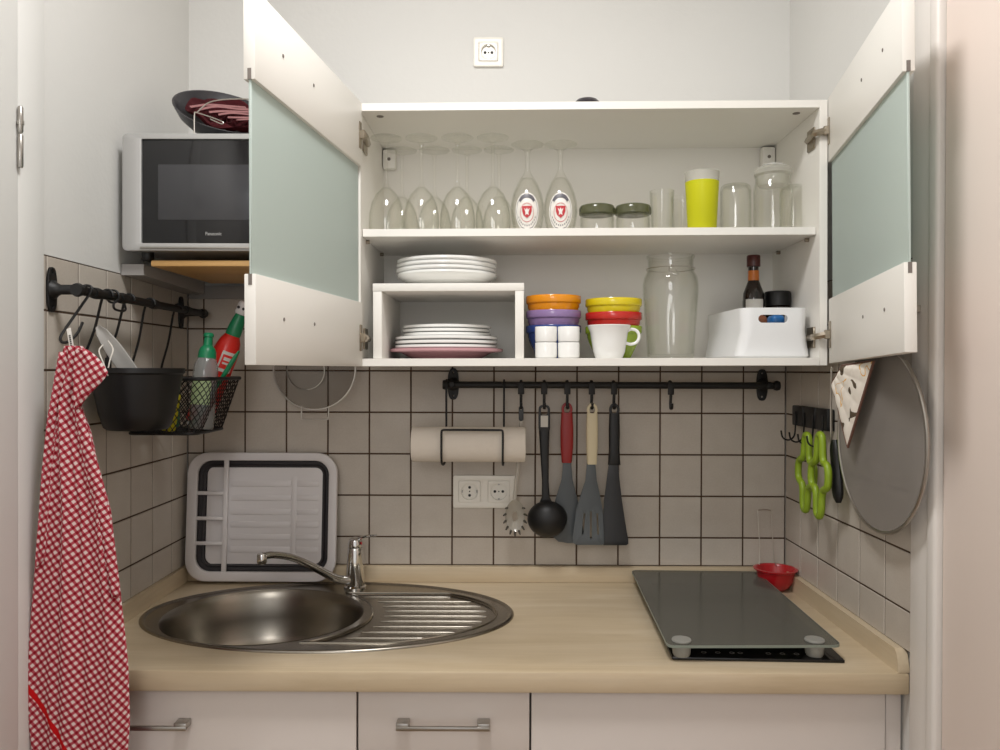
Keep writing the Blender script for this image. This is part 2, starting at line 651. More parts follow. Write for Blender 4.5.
HC = 2.62
b = bmn(); box(b, -2.4, -3.6, -0.05, 0.9, 0.1, 0); struct('floor', b, 'floor')
b = bmn(); box(b, -2.4, -3.6, HC, 0.9, 0.1, HC + 0.05); struct('ceiling', b, 'ceiling')
b = bmn(); box(b, XL - 0.1, 0.008, 0, XR + 0.1, 0.1, HC); wb = struct('wall_back', b, 'plaster')
b = bmn(); box(b, XL - 0.108, -0.611, 0, XL - 0.008, 0.008, HC)
box(b, XL - 0.008, -0.611, TOPT + .0005, XL - 0.0008, 0.0079, HC - 0.001); wl = struct('wall_left', b, 'plaster')
b = bmn(); box(b, XR + 0.008, -0.600, 0, XR + 0.108, 0.008, HC); wr = struct('wall_right', b, 'plaster')
tiling('tiling', wb, XL, XR, [-0.0016 - k * P for k in range(1, 16)], 0.937, TOPT, WALLF((0, 0, 0)))
tiling('tiling', wl, -0.611, 0.0, [-0.1919 + 0.1015 - k * P for k in range(0, 7)], 0.937, TOPT, LEFTF((XL, 0, 0)))
tiling('tiling', wr, 0.0, 0.600, [0.0992 + k * P for k in range(0, 7)], 0.937, TOPT, RIGHTF((XR, 0, 0)))

# door linings at both ends of the niche, and the door leaves beyond them
b = bmn(); box(b, XL - 0.11, -0.6815, 0, XL + 0.003, -0.611, HC - 0.02, 0.0004); struct('trim_1', b, 'mattpaint')
b = bmn()
box(b, XR - 0.004, -0.664, 0, XR + 0.11, -0.600, HC - 0.02, 0.003)
box(b, XR - 0.011, -0.688, 0, XR + 0.11, -0.662, HC - 0.02, 0.006, 3)
struct('trim_2', b, 'paint')
b = bmn(); box(b, XL - 0.045, -1.62, 0.008, XL + 0.003, -0.6818, HC - 0.02, 0.0002); d1 = struct('door_1', b, 'mattpaint')
b = bmn()
for (z0, z1, r) in ((1.732, 1.785, 0.0042), (1.787, 1.829, 0.0042)):
    lathe(b, [(0, z0), (r * .7, z0), (r, z0 + .003), (r, z1 - .002), (r * .7, z1), (0, z1)], 14, TR(XL + 0.0085, -0.684, 0))
lathe(b, [(0, 1.8), (.0055, 1.8), (.0055, 1.806), (0, 1.806)], 14, TR(XL + 0.0085, -0.684, 0))
obj('hinge', b, 'steel', d1)
b = bmn(); box(b, XR + 0.0, -1.62, 0.008, XR + 0.05, -0.692, HC - 0.03, 0.002); d2 = struct('door_2', b, 'paint2')
b = bmn(); box(b, XL - 0.25, -3.6, 0, XL - 0.11, -1.62, HC); struct('wall_left_hall', b, 'plaster')
b = bmn(); box(b, XR + 0.11, -3.6, 0, XR + 0.25, -1.62, HC); struct('wall_right_hall', b, 'plaster')
# grey peg screwed to the right lining
pk = at(917, 309, X=XR - 0.004)
b = bmn(); box(b, -0.020, -0.012, -0.006, 0.004, 0.012, 0.006, 0.002)
o = obj('door_stop', b, 'cork', None, TR(XR - 0.006, pk.y + 0.0, pk.z))
tag(o, 'small grey peg on the white right door lining beside the open cabinet door', 'door stop')

# ================================================================== WORKTOP AND BASE CABINETS
ZT, YF = 0.900, -0.586
SC = (-1.0540, -0.270)      # sink centre
SA, SB = 0.3885, 0.236
ell = lambda cx, cy, a, b_, n=96: [(cx + a * math.cos(2 * PI * k / n), cy + b_ * math.sin(2 * PI * k / n)) for k in range(n)]
wt = thing('worktop', 'pale maple worktop along the tiled niche with sink and hob in it', 'worktop', (0, 0, 0))
b = bmn()
plate(b, [(XL - 0.007, YF), (XR + 0.0055, YF), (XR + 0.0055, -0.002), (XL - 0.007, -0.002)], 0.0375, [ell(*SC, SA - 0.012, SB - 0.012)], TR(0, 0, ZT - 0.0375), 0.0045)
obj('slab', b, 'worktop', wt)
UH = 0.038
b = bmn(); box(b, XL - 0.006, -0.020, ZT, XR + 0.005, -0.001, ZT + UH, 0.002); obj('upstand', b, 'upstand', wt)
for s, x0, x1 in ((-1, XL - 0.007, XL + 0.009), (1, XR - 0.014, XR + 0.005)):
    b = bmn()
    pr = [(-0.0205, ZT), (YF + 0.002, ZT), (YF + 0.001, ZT + 0.006), (YF + 0.008, ZT + UH - 0.008), (YF + 0.016, ZT + UH), (-0.0205, ZT + UH)]
    loft(b, [[(x0, y, z) for y, z in pr], [(x1, y, z) for y, z in pr]])
    obj('upstand', b, 'upstandy', wt)

ZB = ZT - 0.0375
YD = -0.566   # face of the fronts


def handle(parent, cx, cz, w):
    b = bmn()
    t = 0.009
    y1 = YD - 0.024
    for s in (-1, 1):
        box(b, cx + s * w / 2 - (0.022 if s > 0 else 0), y1, cz - 0.0095, cx + s * w / 2 + (0.022 if s < 0 else 0), YD - 0.0005, cz + 0.0025, 0.002)
    box(b, cx - w / 2, y1 - 0.001, cz - 0.0105, cx + w / 2, y1 + 0.006, cz - 0.003, 0.0015)
    obj('handle', b, 'steel', parent)


def carcass(root, x0, x1):
    b = bmn()
    for xa, xb in ((x0, x0 + 0.016), (x1 - 0.016, x1)):
        box(b, xa, YD + 0.020, 0.1, xb, -0.03, ZB - 0.0005)
    box(b, x0 + 0.016, YD + 0.02, 0.1, x1 - 0.016, -0.03, 0.116)
    box(b, x0 + 0.016, -0.046, 0.116, x1 - 0.016, -0.03, ZB - 0.3)
    box(b, x0 + 0.016, YD + 0.02, ZB - 0.03, x1 - 0.016, YD + 0.035, ZB - 0.0005)
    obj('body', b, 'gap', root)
    b = bmn(); box(b, x0, YD + 0.05, 0.0, x1, YD + 0.066, 0.0995); obj('plinth', b, 'plinth', root)


def xat(u):
    return at(u, 715, Y=YD).x


xa, xb, xc = xat(357.2), xat(530.4), xat(886.3)
g = 0.0018
sk = thing('sink_cabinet', 'white base cabinet under the sink, beside the hanging red towel', 'base cabinet')
carcass(sk, XL + 0.006, xa - 0.0004)
b = bmn(); box(b, XL + 0.008, YD, 0.104, xa - g, YD + 0.0185, ZB - 0.005, 0.0012); dr = obj('door', b, 'front', sk)
h1 = at(187, 724, Y=YD - 0.02)
handle(dr, h1.x - 0.081, h1.z, 0.162)
dw = thing('drawer_cabinet', 'narrow white drawer cabinet in the middle, with a steel bow handle', 'base cabinet')
carcass(dw, xa + 0.0004, xb - 0.0004)
for k, (z0, z1) in enumerate(((ZB - 0.145, ZB - 0.005), (ZB - 0.44, ZB - 0.149), (0.104, ZB - 0.444))):
    b = bmn(); box(b, xa + g, YD, z0, xb - g, YD + 0.0185, z1, 0.0012); f = obj('drawer', b, 'front', dw)
    hl, hr = at(396, 724, Y=YD - 0.02), at(490, 725, Y=YD - 0.02)
    handle(f, (hl.x + hr.x) / 2, hl.z if k == 0 else z1 - 0.05, hr.x - hl.x)
fr = thing('hob_cabinet', 'wide plain white base cabinet under the hob', 'base cabinet')
carcass(fr, xb + 0.0004, xc - 0.0004)
b = bmn(); box(b, xb + g, YD, 0.104, xc - g, YD + 0.0185, ZB - 0.005, 0.0012); obj('door', b, 'front', fr)
b = bmn(); box(b, xc + g, YD + 0.006, 0.0, XR + 0.003, YD + 0.022, ZB - 0.003, 0.001)
tag(obj('filler_panel', b, 'front'), 'narrow white filler strip between wide cabinet and right door lining', 'filler panel')

# ================================================================== SINK
sn = thing('sink', 'oval stainless steel sink with round bowl left and ribbed drainer right', 'sink', (0, 0, 0))
BC, BA, BB = (-1.188, -0.283), 0.205, 0.188
e1 = (SA - 0.036, SB - 0.034)
e2 = (BA + 0.020, BB + 0.016)
lef, rig = [], []
ys = [-0.456 + (0.334) * k / 40 for k in range(41)]
for y in ys:
    t1 = max(0, 1 - ((y - SC[1]) / e1[1]) ** 2) ** 0.5 * e1[0] + SC[0]
    t2 = max(0, 1 - ((y - BC[1]) / e2[1]) ** 2) ** 0.5 * e2[0] + BC[0]
    if t1 - t2 > 0.02:
        lef.append((t2, y)); rig.append((t1, y))
cres = rig + lef[::-1]
zd = ZT + 0.0022
b = bmn()
plate(b, ell(*SC, SA - 0.006, SB - 0.006), 0.0012, [ell(*BC, BA, BB, 72), cres], TR(0, 0, zd - 0.0012))
prf = [(0.0, 0.0), (0.0, 0.0022), (-0.003, 0.0048), (-0.007, 0.0052), (-0.011, 0.003), (-0.013, 0.0018), (-0.013, -0.002), (-0.006, -0.004)]
ring = []
for k in range(120):
    a = 2 * PI * k / 120
    ring.append([(SC[0] + (SA + d) * math.cos(a), SC[1] + (SB + d) * math.sin(a), ZT + z) for d, z in prf])
rv = [[b.verts.new(p) for p in r_] for r_ in ring]
for k in range(120):
    for j in range(len(prf) - 1):
        b.faces.new([rv[k][j], rv[(k + 1) % 120][j], rv[(k + 1) % 120][j + 1], rv[k][j + 1]])
# raised bead round the drainer
tube(b, [(x, y, zd) for x, y in cres], 0.0022, 6, closed=True)
obj('rim', b, 'sinksteel', sn, sharp=50)
b = bmn()
loops = []
for s, z in ((1.004, 0.001), (1.0, 0.0), (0.985, -0.006), (0.962, -0.02), (0.93, -0.06), (0.885, -0.10), (0.81, -0.13), (0.68, -0.147), (0.4, -0.154), (0.16, -0.157)):
    loops.append([(x, y, zd + z) for x, y in ell(*BC, BA * s, BB * s, 72)])
loft(b, loops, cap0=False, cap1=True)
bw = obj('bowl', b, 'sinksteel', sn, sharp=80)
b = bmn(); lathe(b, [(0, -0.004), (0.030, -0.004), (0.036, 0.001), (0.040, 0.0015), (0.040, -0.001), (0.0, -0.006)], 32, TR(BC[0], BC[1], zd - 0.1545)); obj('drain_strainer', b, 'chrome', bw)
b = bmn()
inner = [(x + (0.001 if False else 0), y) for x, y in cres]
cxm, cym = sum(p[0] for p in cres) / len(cres), sum(p[1] for p in cres) / len(cres)
sh = lambda f: [(cxm + (x - cxm) * f, cym + (y - cym) * f) for x, y in cres]
l0 = [(x, y, zd) for x, y in cres]
l1 = [(x, y, zd - 0.004) for x, y in sh(0.975)]
loft(b, [l0, l1], cap0=False, cap1=False)
t = bmn()
plate(t, sh(0.975), 0.0006, (), TR(0, 0, zd - 0.0044))
merge(b, t)
dr_ = obj('drainer', b, 'sinksteel', sn, sharp=50)
b = bmn()
for k in range(9):
    y = -0.142 - 0.0345 * k
    j = min(range(len(lef)), key=lambda i: abs(lef[i][1] - y))
    x0, x1 = lef[j][0] + 0.026, rig[j][0] - 0.022
    if x1 - x0 < 0.05:
        continue
    n = 10
    tube(b, [(x0 + (x1 - x0) * i / n, y, zd - 0.0035) for i in range(n + 1)], [0.0015] + [0.0030] * (n - 1) + [0.0015], 8)
obj('drainer_ribs', b, 'sinksteel', dr_, sharp=60)

# mixer tap
fx, fy = -1.036, -0.078
tp = thing('mixer_tap', 'chrome single lever mixer tap standing at the back of the sink', 'tap', (fx, fy, zd + .0004))
b = bmn()
lathe(b, [(0, 0), (.026, 0), (.026, .004), (.0225, .007), (.021, .03), (.0195, .055), (.0185, .082), (.0175, .093), (.0165, .095), (0, .095)], 28)
obj('body', b, 'chrome', tp)
b = bmn()
lathe(b, [(0, .095), (.0165, .0955), (.0175, .104), (.015, .113), (.008, .118), (0, .119)], 28)
tube(b, smoothpath([(0.004, 0, .112), (.018, -.004, .119), (.034, -.008, .1235), (.052, -.012, .125)], 5), [.0065] * 5 + [.0055] * 5 + [.0042] * 6, 10, flat=0.6)
lv = obj('lever', b, 'chrome', tp)
b = bmn(); lathe(b, [(0, 0), (.0035, 0), (.0035, .002), (0, .0025)], 12, TR(0.0155, -0.009, .106) @ RY(1.25)); obj('temperature_mark', b, 'redplastic', lv)
sp_end = at(262, 558, Y=-0.245) - Vector((fx, fy, zd))
b = bmn()
b0_ = Vector((fx, fy, zd))
path = smoothpath([Vector((-.006, -.008, .020)), at(337, 579, Y=-.108) - b0_, at(316, 568.5, Y=-.146) - b0_, at(297, 559.5, Y=-.182) - b0_, at(285, 556.2, Y=-.203) - b0_, at(272, 555, Y=-.227) - b0_, sp_end + Vector((0.002, 0.002, .003))], 6)
tube(b, path, [.0105 - 0.0025 * min(1, i / 18) for i in range(len(path))], 14)
spo = obj('spout', b, 'chrome', tp)
b = bmn(); lathe(b, [(0, -.013), (.0088, -.013), (.0105, -.010), (.0105, .006), (.009, .009), (0, .0095)], 20, TR(*sp_end)); obj('nozzle', b, 'chrome', spo)

# ================================================================== HOB, COVER GLASS, TEA STRAINER
hob = thing('ceramic_hob', 'black two zone glass ceramic hob set in the worktop at right', 'hob', TR(-0.232, -0.283, ZT) @ RZ(math.radians(-2.2)))
b = bmn(); box(b, -0.146, -0.252, 0.0002, 0.156, 0.222, 0.006, 0.0018); gl = obj('glass_top', b, 'hob', hob)
for cy, r in ((-0.085, 0.092), (0.115, 0.075)):
    b = bmn()
    lathe(b, [(r, 0.0061), (r + 0.0022, 0.0061), (r + 0.0022, 0.0064), (r, 0.0064), (r, 0.0061)], 48, TR(0, cy, 0)); obj('cooking_zone', b, 'hobmark', hob)
for x in (-0.085, -0.06, -0.035, -0.02, 0.03, 0.055, 0.08):
    b = bmn()
    lathe(b, [(.0035, .0061), (.0047, .0061), (.0047, .0064), (.0035, .0064), (.0035, .0061)], 14, TR(x, -0.226, 0))
    obj('touch_mark', b, 'hobmark', hob)
zg = 0.932
a0, a1, a2, a3 = at(668, 645.5, Z=zg), at(842, 645, Z=zg), at(756.5, 571.5, Z=zg), at(631.5, 570, Z=zg)
cv = thing('cover_board', 'smoked glass cover board standing over the hob on clear feet', 'cover board', ((a0 + a1 + a2 + a3) / 4))
o_ = (a0 + a1 + a2 + a3) / 4
cors = [p - o_ for p in (a0, a1, a2, a3)]
out_ = []
for i in range(4):
    p, q, r_ = cors[i - 1], cors[i], cors[(i + 1) % 4]
    e_, f_ = (p - q).normalized() * 0.018, (r_ - q).normalized() * 0.018
    for k in range(7):
        t = k / 6
        w = (q + e_) * (1 - t) ** 2 + q * 2 * t * (1 - t) + (q + f_) * t ** 2
        out_.append((w.x, w.y))
b = bmn(); plate(b, out_, 0.0045, (), TR(0, 0, -0.0045)); obj('pane', b, 'coverglass', cv)
b = bmn(); plate(b, [(x * 1.006, y * 1.004) for x, y in out_], 0.0047, [(x * 1.0005, y * 1.0004) for x, y in out_], TR(0, 0, -0.0046)) if False else plate(b, [(x * 1.005, y * 1.003) for x, y in out_], 0.0047, [[(x * 1.0008, y * 1.0005) for x, y in out_]], TR(0, 0, -0.0046)); obj('ground_edge', b, 'coveredge', cv)
for i, q in enumerate(cors):
    q = q * 0.0 + q - q.normalized() * 0.052
    if i == 0: q = at(681.5, 641, Z=zg) - o_
    if i == 1: q = at(814.5, 641, Z=zg) - o_
    b = bmn()
    lathe(b, [(0, -0.0256), (.0135, -0.0256), (.0155, -.022), (.017, -.006), (.017, -.0046), (0, -.0046)], 24, TR(q.x, q.y, 0))
    if i < 2:
        lathe(b, [(0, 0.0002), (.0165, .0002), (.0175, .002), (.0165, .0045), (.006, .0052), (0, .0052)], 24, TR(q.x, q.y, 0))
    obj('foot', b, 'foot', cv)

rb = at(775.5, 583, Y=-0.072)
ts = thing('tea_strainer', 'red plastic bowl strainer with tall wire handle at the right corner', 'strainer', (rb.x, rb.y, ZT + 0.001))
b = bmn()
R_ = 0.0465
lathe(b, [(0, 0.001), (.016, .0005), (.020, .0), (.030, .007), (.041, .024), (R_ - .003, .044), (R_ + .003, .047), (R_ + .004, .050), (R_ - .002, .0505), (R_ - .006, .046), (.038, .024), (.027, .009), (0, .004)], 40)
rm = obj('bowl', b, 'redplastic', ts)
b = bmn()
wl_, wr_ = at(761, 560, Y=-0.04), at(774.5, 560, Y=-0.04)
o2 = Vector((rb.x, rb.y, ZT + 0.001))
top = at(768, 510, Y=-0.012).z - o2.z
xl_, xr_ = wl_.x - o2.x, wr_.x - o2.x
tube(b, smoothpath([(xl_ - .004, .034, .048), (xl_, .040, .08), (xl_, .056, top - .012), (xl_ + .004, .058, top), (xr_ - .004, .058, top), (xr_, .056, top - .012), (xr_, .040, .08), (xr_ + .004, .034, .048)], 5), 0.0011, 6)
obj('wire_handle', b, 'wire', ts)

# ================================================================== WALL CABINET
TH = 0.016
_o = at(361, 366.4, Y=-0.305)
MC = TR(*_o) @ RZ(-0.0135) @ RY(-0.0050) @ TR(-TH, 0, 0)
MCI = MC.inverted()


def cl(u, v, y=None, z=None, x=None):
    """a pixel's point in the cabinet's own frame, on its plane x=, y= or z="""
    c = MCI @ CAM
    d = (MCI.to_3x3() @ ray(u, v))
    k, val = (1, y) if y is not None else (2, z) if z is not None else (0, x)
    return c + d * ((val - c[k]) / d[k])


DP = 0.300
W = cl(819.6, 300, y=0).x + TH
H = cl(362, 103.2, y=0).z
ZS1 = cl(500, 228.4, y=0.018).z
ZS0 = ZS1 - 0.016
cab = thing('wall_cabinet', 'white open wall cabinet with two frosted glass doors above the worktop', 'wall cabinet', MC)
b = bmn(); box(b, TH, 0, 0, W - TH, DP, TH, 0.0006, 1); obj('bottom_panel', b, 'carcass', cab)
b = bmn(); box(b, TH, 0, H - TH, W - TH, DP, H, 0.0006, 1); obj('top_panel', b, 'carcass', cab)
for x in (0, W - TH):
    b = bmn(); box(b, x, 0, 0, x + TH, DP, H, 0.0006, 1)
    obj('side_panel', b, 'carcass', cab)
b = bmn(); box(b, TH, DP - 0.008, TH, W - TH, DP - 0.001, H - TH); obj('back_panel', b, 'carcass', cab)
b = bmn(); box(b, TH + 0.001, 0.018, ZS0, W - TH - 0.001, DP - 0.009, ZS1, 0.0006, 1); shf = obj('shelf', b, 'carcass', cab)
# shelf pins, cam covers and hanging brackets inside
for (x, y) in ((TH + 0.004, 0.06), (TH + 0.004, 0.24), (W - TH - 0.004, 0.06), (W - TH - 0.004, 0.24)):
    b = bmn(); lathe(b, [(0, -.004), (.004, -.004), (.004, .004), (0, .004)], 12, TR(x, y, ZS0 - 0.0045) @ RY(PI / 2)); obj('shelf_pin', b, 'nickel', cab)
for x in (TH + 0.035, W - TH - 0.035):
    b = bmn(); lathe(b, [(0, -.0008), (.0075, -.0008), (.0075, .0), (0, .0)], 16, TR(x, 0.035, H - TH)); obj('cam_cover', b, 'gap', cab)
b_ = None
for x in (TH + 0.017, W - TH - 0.017):
    b = bmn(); box(b, x - .0155, DP - 0.034, H - TH - 0.050, x + .0155, DP - 0.009, H - TH - 0.004, 0.004)
    hb = obj('hanging_bracket', b, 'carcass', cab)
    b = bmn(); lathe(b, [(0, 0), (.004, 0), (.004, .0012), (0, .0012)], 12, TR(x, DP - 0.0342, H - TH - 0.028) @ RX(PI / 2)); obj('screw', b, 'gap', hb)


def cab_door(pin, pout, side):
    """pin/pout: inner face at the hinge edge and at the free edge (cabinet frame); the thickness lies outwards"""
    d = Vector((pout.x - pin.x, pout.y - pin.y, 0))
    w = d.length
    d.normalize()
    n = Vector((d.y, -d.x, 0)) * (1 if side < 0 else -1)     # pointing outwards
    if (n.x > 0) != (side > 0):
        n = -n
    F = frame((pin.x, pin.y, 0), d, n, (0, 0, 1))            # local x along the door, y outwards, z up
    if side > 0:
        F = F @ TR(0, 0, 0.004) @ RY(-0.027)     # this door hangs a little askew
    t = 0.0175
    RH = 0.131
    b = bmn(); box(b, 0.004, 0.0065, RH - 0.014, w - 0.0015, 0.0105, H - RH + 0.014, 0.0008, 1)
    dg = obj('door', b, 'frosted', cab, F)
    dg['label'] = 'frosted glass door'
    for z0, z1 in ((0, RH), (H - RH, H)):
        b = bmn()
        box(b, 0, 0, z0, w, t, z1, 0.001, 2)
        rl = obj('rail', b, 'carcass', dg)
        zz = (z0 + z1) / 2
        for xx in (w * 0.54, w * 0.80):
            b = bmn()
            lathe(b, [(0, 0), (.0032, 0), (.0028, .0008), (0, .0008)], 10, TR(xx, -0.0002, zz + 0.006) @ RX(PI / 2))
            obj('screw_hole', b, 'gap', dg)
        b = bmn()
        ze = z1 - 0.016 if z0 == 0 else z0
        box(b, w - 0.0035, 0.0055, ze, w + 0.0004, 0.0112, ze + 0.016)
        obj('groove_end', b, 'gap', dg)
    # two cup hinges: plate on the door, arm, plate on the side panel
    for z in (0.058, H - 0.070):
        b = bmn()
        box(b, 0.006, -0.0022, z - 0.027, 0.019, 0.0, z + 0.027, 0.0008, 1, F)
        box(b, 0.010, -0.012, z - 0.009, 0.020, -0.001, z + 0.009, 0.0015, 1, F)
        sx = TH if side < 0 else W - TH
        s = 1 if side < 0 else -1
        pts = [F @ Vector((0.014, -0.008, z)), Vector((sx + s * 0.012, -0.004, z)), Vector((sx + s * 0.009, 0.020, z)), Vector((sx + s * 0.006, 0.050, z))]
        tube(b, smoothpath(pts, 4), 0.007, 6)
        box(b, min(sx, sx + s * .004), 0.022, z - 0.022, max(sx, sx + s * .004), 0.060, z + 0.022, 0.001, 1)
        obj('hinge', b, 'nickel', cab)


YL = -1.934 + 1.135
pL = at(256, 362.6, Y=YL); pR = at(904.5, 353, Y=-1.934 + 1.148)
loc = lambda p: MCI @ p
cab_door(loc(at(362.5, 366, Y=-0.308)), loc(pL), -1)
cab_door(loc(at(829, 363, Y=-0.325)), loc(pR), 1)


def ct(name, label, cat, x, y, z, group=None, rot=0.0):
    return thing(name, label, cat, MC @ TR(x, y, z) @ RZ(rot), group)


ZF = TH           # floor of the lower compartment
# ------------------------------------------------------------------ wine glasses (stand on their rims)
def wine_prof():
    t = 0.0011
    out = [(.0365, 0.0), (.0378, .018), (.0370, .040), (.0325, .063), (.0235, .082), (.0125, .094), (.0055, .101), (.0036, .112), (.0033, .150), (.0036, .182), (.006, .194), (.016, .1985), (.0335, .2015), (.0345, .2030), (.0335, .2038), (0, .2045)]
    inn = [(0, .0985), (.006, .097), (.0113, .092), (.0223, .081), (.0313, .0625), (.0359, .040), (.0367, .018), (.0354, 0.0), (.0365, 0.0)]
    return out + inn


def wine_glass(label, x, y, proto=[None]):
    if proto[0] is None:
        g_ = ct('wine_glass', label, 'wine glass', x, y, ZS1 + 0.0003, 'wine glasses standing upside down')
        b = bmn(); lathe(b, wine_prof()[:11], 32); lathe(b, wine_prof()[16:], 32)
        obj('bowl', b, 'thinglass', g_)
        b = bmn(); lathe(b, wine_prof()[10:16], 32); obj('foot', b, 'thinglass', g_)
        proto[0] = g_
        return g_
    return dup(proto[0], MC @ TR(x, y, ZS1 + 0.0003), label)


ords = ['first', 'second', 'third', 'fourth']
for i, u in enumerate((386.5, 421.5, 457.5, 493)):
    p = cl(u, 200, y=0.070)
    wine_glass('upside down wine glass, %s from the left in the front row' % ords[i], p.x, 0.070)
for i, u in enumerate((402, 434.5, 467, 499)):
    p = cl(u, 190, y=0.165)
    wine_glass('upside down wine glass, %s from the left in the row behind' % ords[i], p.x, 0.165)

# ------------------------------------------------------------------ two stemmed beer glasses with a printed badge
BG = [(.0285, 0), (.033, .02), (.036, .042), (.0355, .06), (.031, .082), (.022, .104), (.012, .120), (.0065, .130), (.0050, .140), (.0048, .160), (.0065, .175), (.016, .183), (.034, .187), (.0352, .1885), (.034, .1895), (0, .190)]
BI = [(0, .119), (.011, .116), (.020, .102), (.029, .081), (.0335, .06), (.034, .042), (.031, .02), (.0265, 0), (.0285, 0)]


def rad_at(z):
    for (r0, z0), (r1, z1) in zip(BG, BG[1:]):
        if z0 <= z <= z1:
            return r0 + (r1 - r0) * (z - z0) / (z1 - z0)
    return .03


def on_glass(b, out2d, a0, z0, lift):
    """a printed patch wrapped on the glass: (x across, y up) in metres"""
    t = bmn()
    vs = [t.verts.new((x, y, 0)) for x, y in out2d]
    for k in range(len(vs)):
        t.edges.new((vs[k], vs[(k + 1) % len(vs)]))
    bmesh.ops.triangle_fill(t, use_beauty=True, edges=t.edges[:], normal=(0, 0, 1))
    bmesh.ops.subdivide_edges(t, edges=t.edges[:], cuts=2, use_grid_fill=True)
    for v in t.verts:
        z = z0 + v.co.y
        r = rad_at(z) + lift
        a = a0 + v.co.x / r
        v.co = Vector((r * math.cos(a), r * math.sin(a), z))
    bmesh.ops.solidify(t, geom=t.faces[:], thickness=0.0002)
    merge(b, t)


def ellp(a, c, n=36, cx=0, cy=0):
    return [(cx + a * math.cos(2 * PI * k / n), cy + c * math.sin(2 * PI * k / n)) for k in range(n)]


def arcband(r0, r1, a0, a1, sy, cy=0, n=12):
    o = [(r0 * math.cos(a0 + (a1 - a0) * k / n), cy + sy * r0 * math.sin(a0 + (a1 - a0) * k / n)) for k in range(n + 1)]
    return o + [(r1 * math.cos(a1 - (a1 - a0) * k / n), cy + sy * r1 * math.sin(a1 - (a1 - a0) * k / n)) for k in range(n + 1)]


beer0 = None
for u, lab in ((527.5, 'upside down stemmed beer glass with red shield badge, beside the wine glasses'), (560.5, 'upside down stemmed beer glass with red shield badge, beside the olive lidded jars')):
    p = cl(u, 205, y=0.075)
    if beer0 is None:
        beer0 = ct('beer_glass', lab, 'beer glass', p.x, 0.075, ZS1 + 0.0003, 'stemmed beer glasses on the top shelf')
        b = bmn(); lathe(b, BG[:10], 36); lathe(b, BI, 36); obj('bowl', b, 'glass', beer0)
        b = bmn(); lathe(b, BG[9:], 36); obj('foot', b, 'glass', beer0)
        a0 = math.radians(-93)
        mk = lambda nm, mat, shapes, lift, par: obj(nm, (lambda bb: ([on_glass(bb, s, a0, 0.040, lift) for s in shapes], bb)[1])(bmn()), mat, par)
        bd = mk('badge', 'badgewhite', [ellp(.0262, .0400)], 0.0003, beer0)
        mk('ring', 'badgeblack', [arcband(.0245, .0238, math.radians(-268), math.radians(88), 1.56)], 0.0006, bd)
        mk('title_band', 'badgeblack', [arcband(.0238, .0188, math.radians(42), math.radians(138), 1.5)], 0.0007, bd)
        mk('inner_ring', 'badgered', [arcband(.0150, .0143, math.radians(-268), math.radians(88), 1.35, -.003)], 0.0006, bd)
        mk('shield', 'badgered', [[(x * .82, y * .86) for x, y in ((-.0125, .012), (.0125, .012), (.0125, .0), (.009, -.010), (0, -.017), (-.009, -.010), (-.0125, 0))]], 0.0008, bd)
        mk('crest', 'badgewhite', [[(-.006, .006), (-.002, .002), (0, .007), (.002, .002), (.006, .006), (.003, -.003), (.004, -.009), (0, -.006), (-.004, -.009), (-.003, -.003)]], 0.0010, bd)
        b = bmn()
        for k in range(11):
            a = math.radians(205 + 13 * k)
            cx, cy = .0198 * math.cos(a), .0198 * math.sin(a) * 1.5
            on_glass(b, [(cx - .0008, cy - .0016), (cx + .0008, cy - .0016), (cx + .0008, cy + .0016), (cx - .0008, cy + .0016)], a0, 0.040, 0.0007)
        obj('lettering', b, 'badgeblack', bd)
    else:
        dup(beer0, MC @ TR(p.x, 0.075, ZS1 + 0.0003), lab)

# ------------------------------------------------------------------ squat jars with olive lids
jar0 = None
for u, lab in ((597, 'squat glass jar with olive lid, next to the beer glasses'), (633, 'squat glass jar with olive lid, next to the tall tumblers')):
    p = cl(u, 215, y=0.085)
    T = MC @ TR(p.x, 0.085, ZS1 + 0.0003)
    if jar0 is None:
        jar0 = thing('storage_jar', lab, 'jar', T, 'squat jars on the top shelf')
        b = bmn()
        lathe(b, [(0, 0), (.034, 0), (.0365, .003), (.0368, .030), (.0355, .036), (.0335, .0375), (.0335, .034), (.0345, .030), (.034, .006), (0, .004)], 36)
        obj('body', b, 'jarglass', jar0)
        b = bmn()
        lathe(b, [(0, .0385), (.0362, .0385), (.0385, .040), (.0388, .052), (.036, .0575), (.030, .0595), (0, .060)], 36)
        obj('lid', b, 'olive', jar0)
    else:
        dup(jar0, T, lab)


def tumbler(name, label, cat, u, y, r0, r1, h, mat, group=None, ribs=0, z=None, closed_top=False, t=0.0018, v=200):
    p = cl(u, v, y=y)
    root = ct(name, label, cat, p.x, y, (ZS1 if z is None else z) + 0.0003, group)
    md = (lambda a, i, zz: 1 + 0.012 * math.cos(ribs * a)) if ribs else None
    b = bmn()
    if closed_top:   # stands upside down
        pr = [(r0, 0), (r0 * .99 + r1 * .01, h * .5), (r1, h * .88), (r1 * .94, h * .96), (r1 * .8, h), (0, h), ]
        inn = [(0, h - .004), (r1 * .78, h - .004), (r1 - t, h * .86), (r0 - t, h * .5), (r0 - t, 0), (r0, 0)]
    else:
        pr = [(0, 0), (r0 * .94, 0), (r0, .003), (r0 + (r1 - r0) * .5, h * .5), (r1, h - .001), (r1 - t / 2, h)]
        inn = [(r1 - t, h - .001), (r0 + (r1 - r0) * .5 - t, h * .5), (r0 - t, .008), (0, .007)]
    lathe(b, pr + inn, 48 if ribs else 36, None, md)
    obj('wall', b, mat, root)
    return root


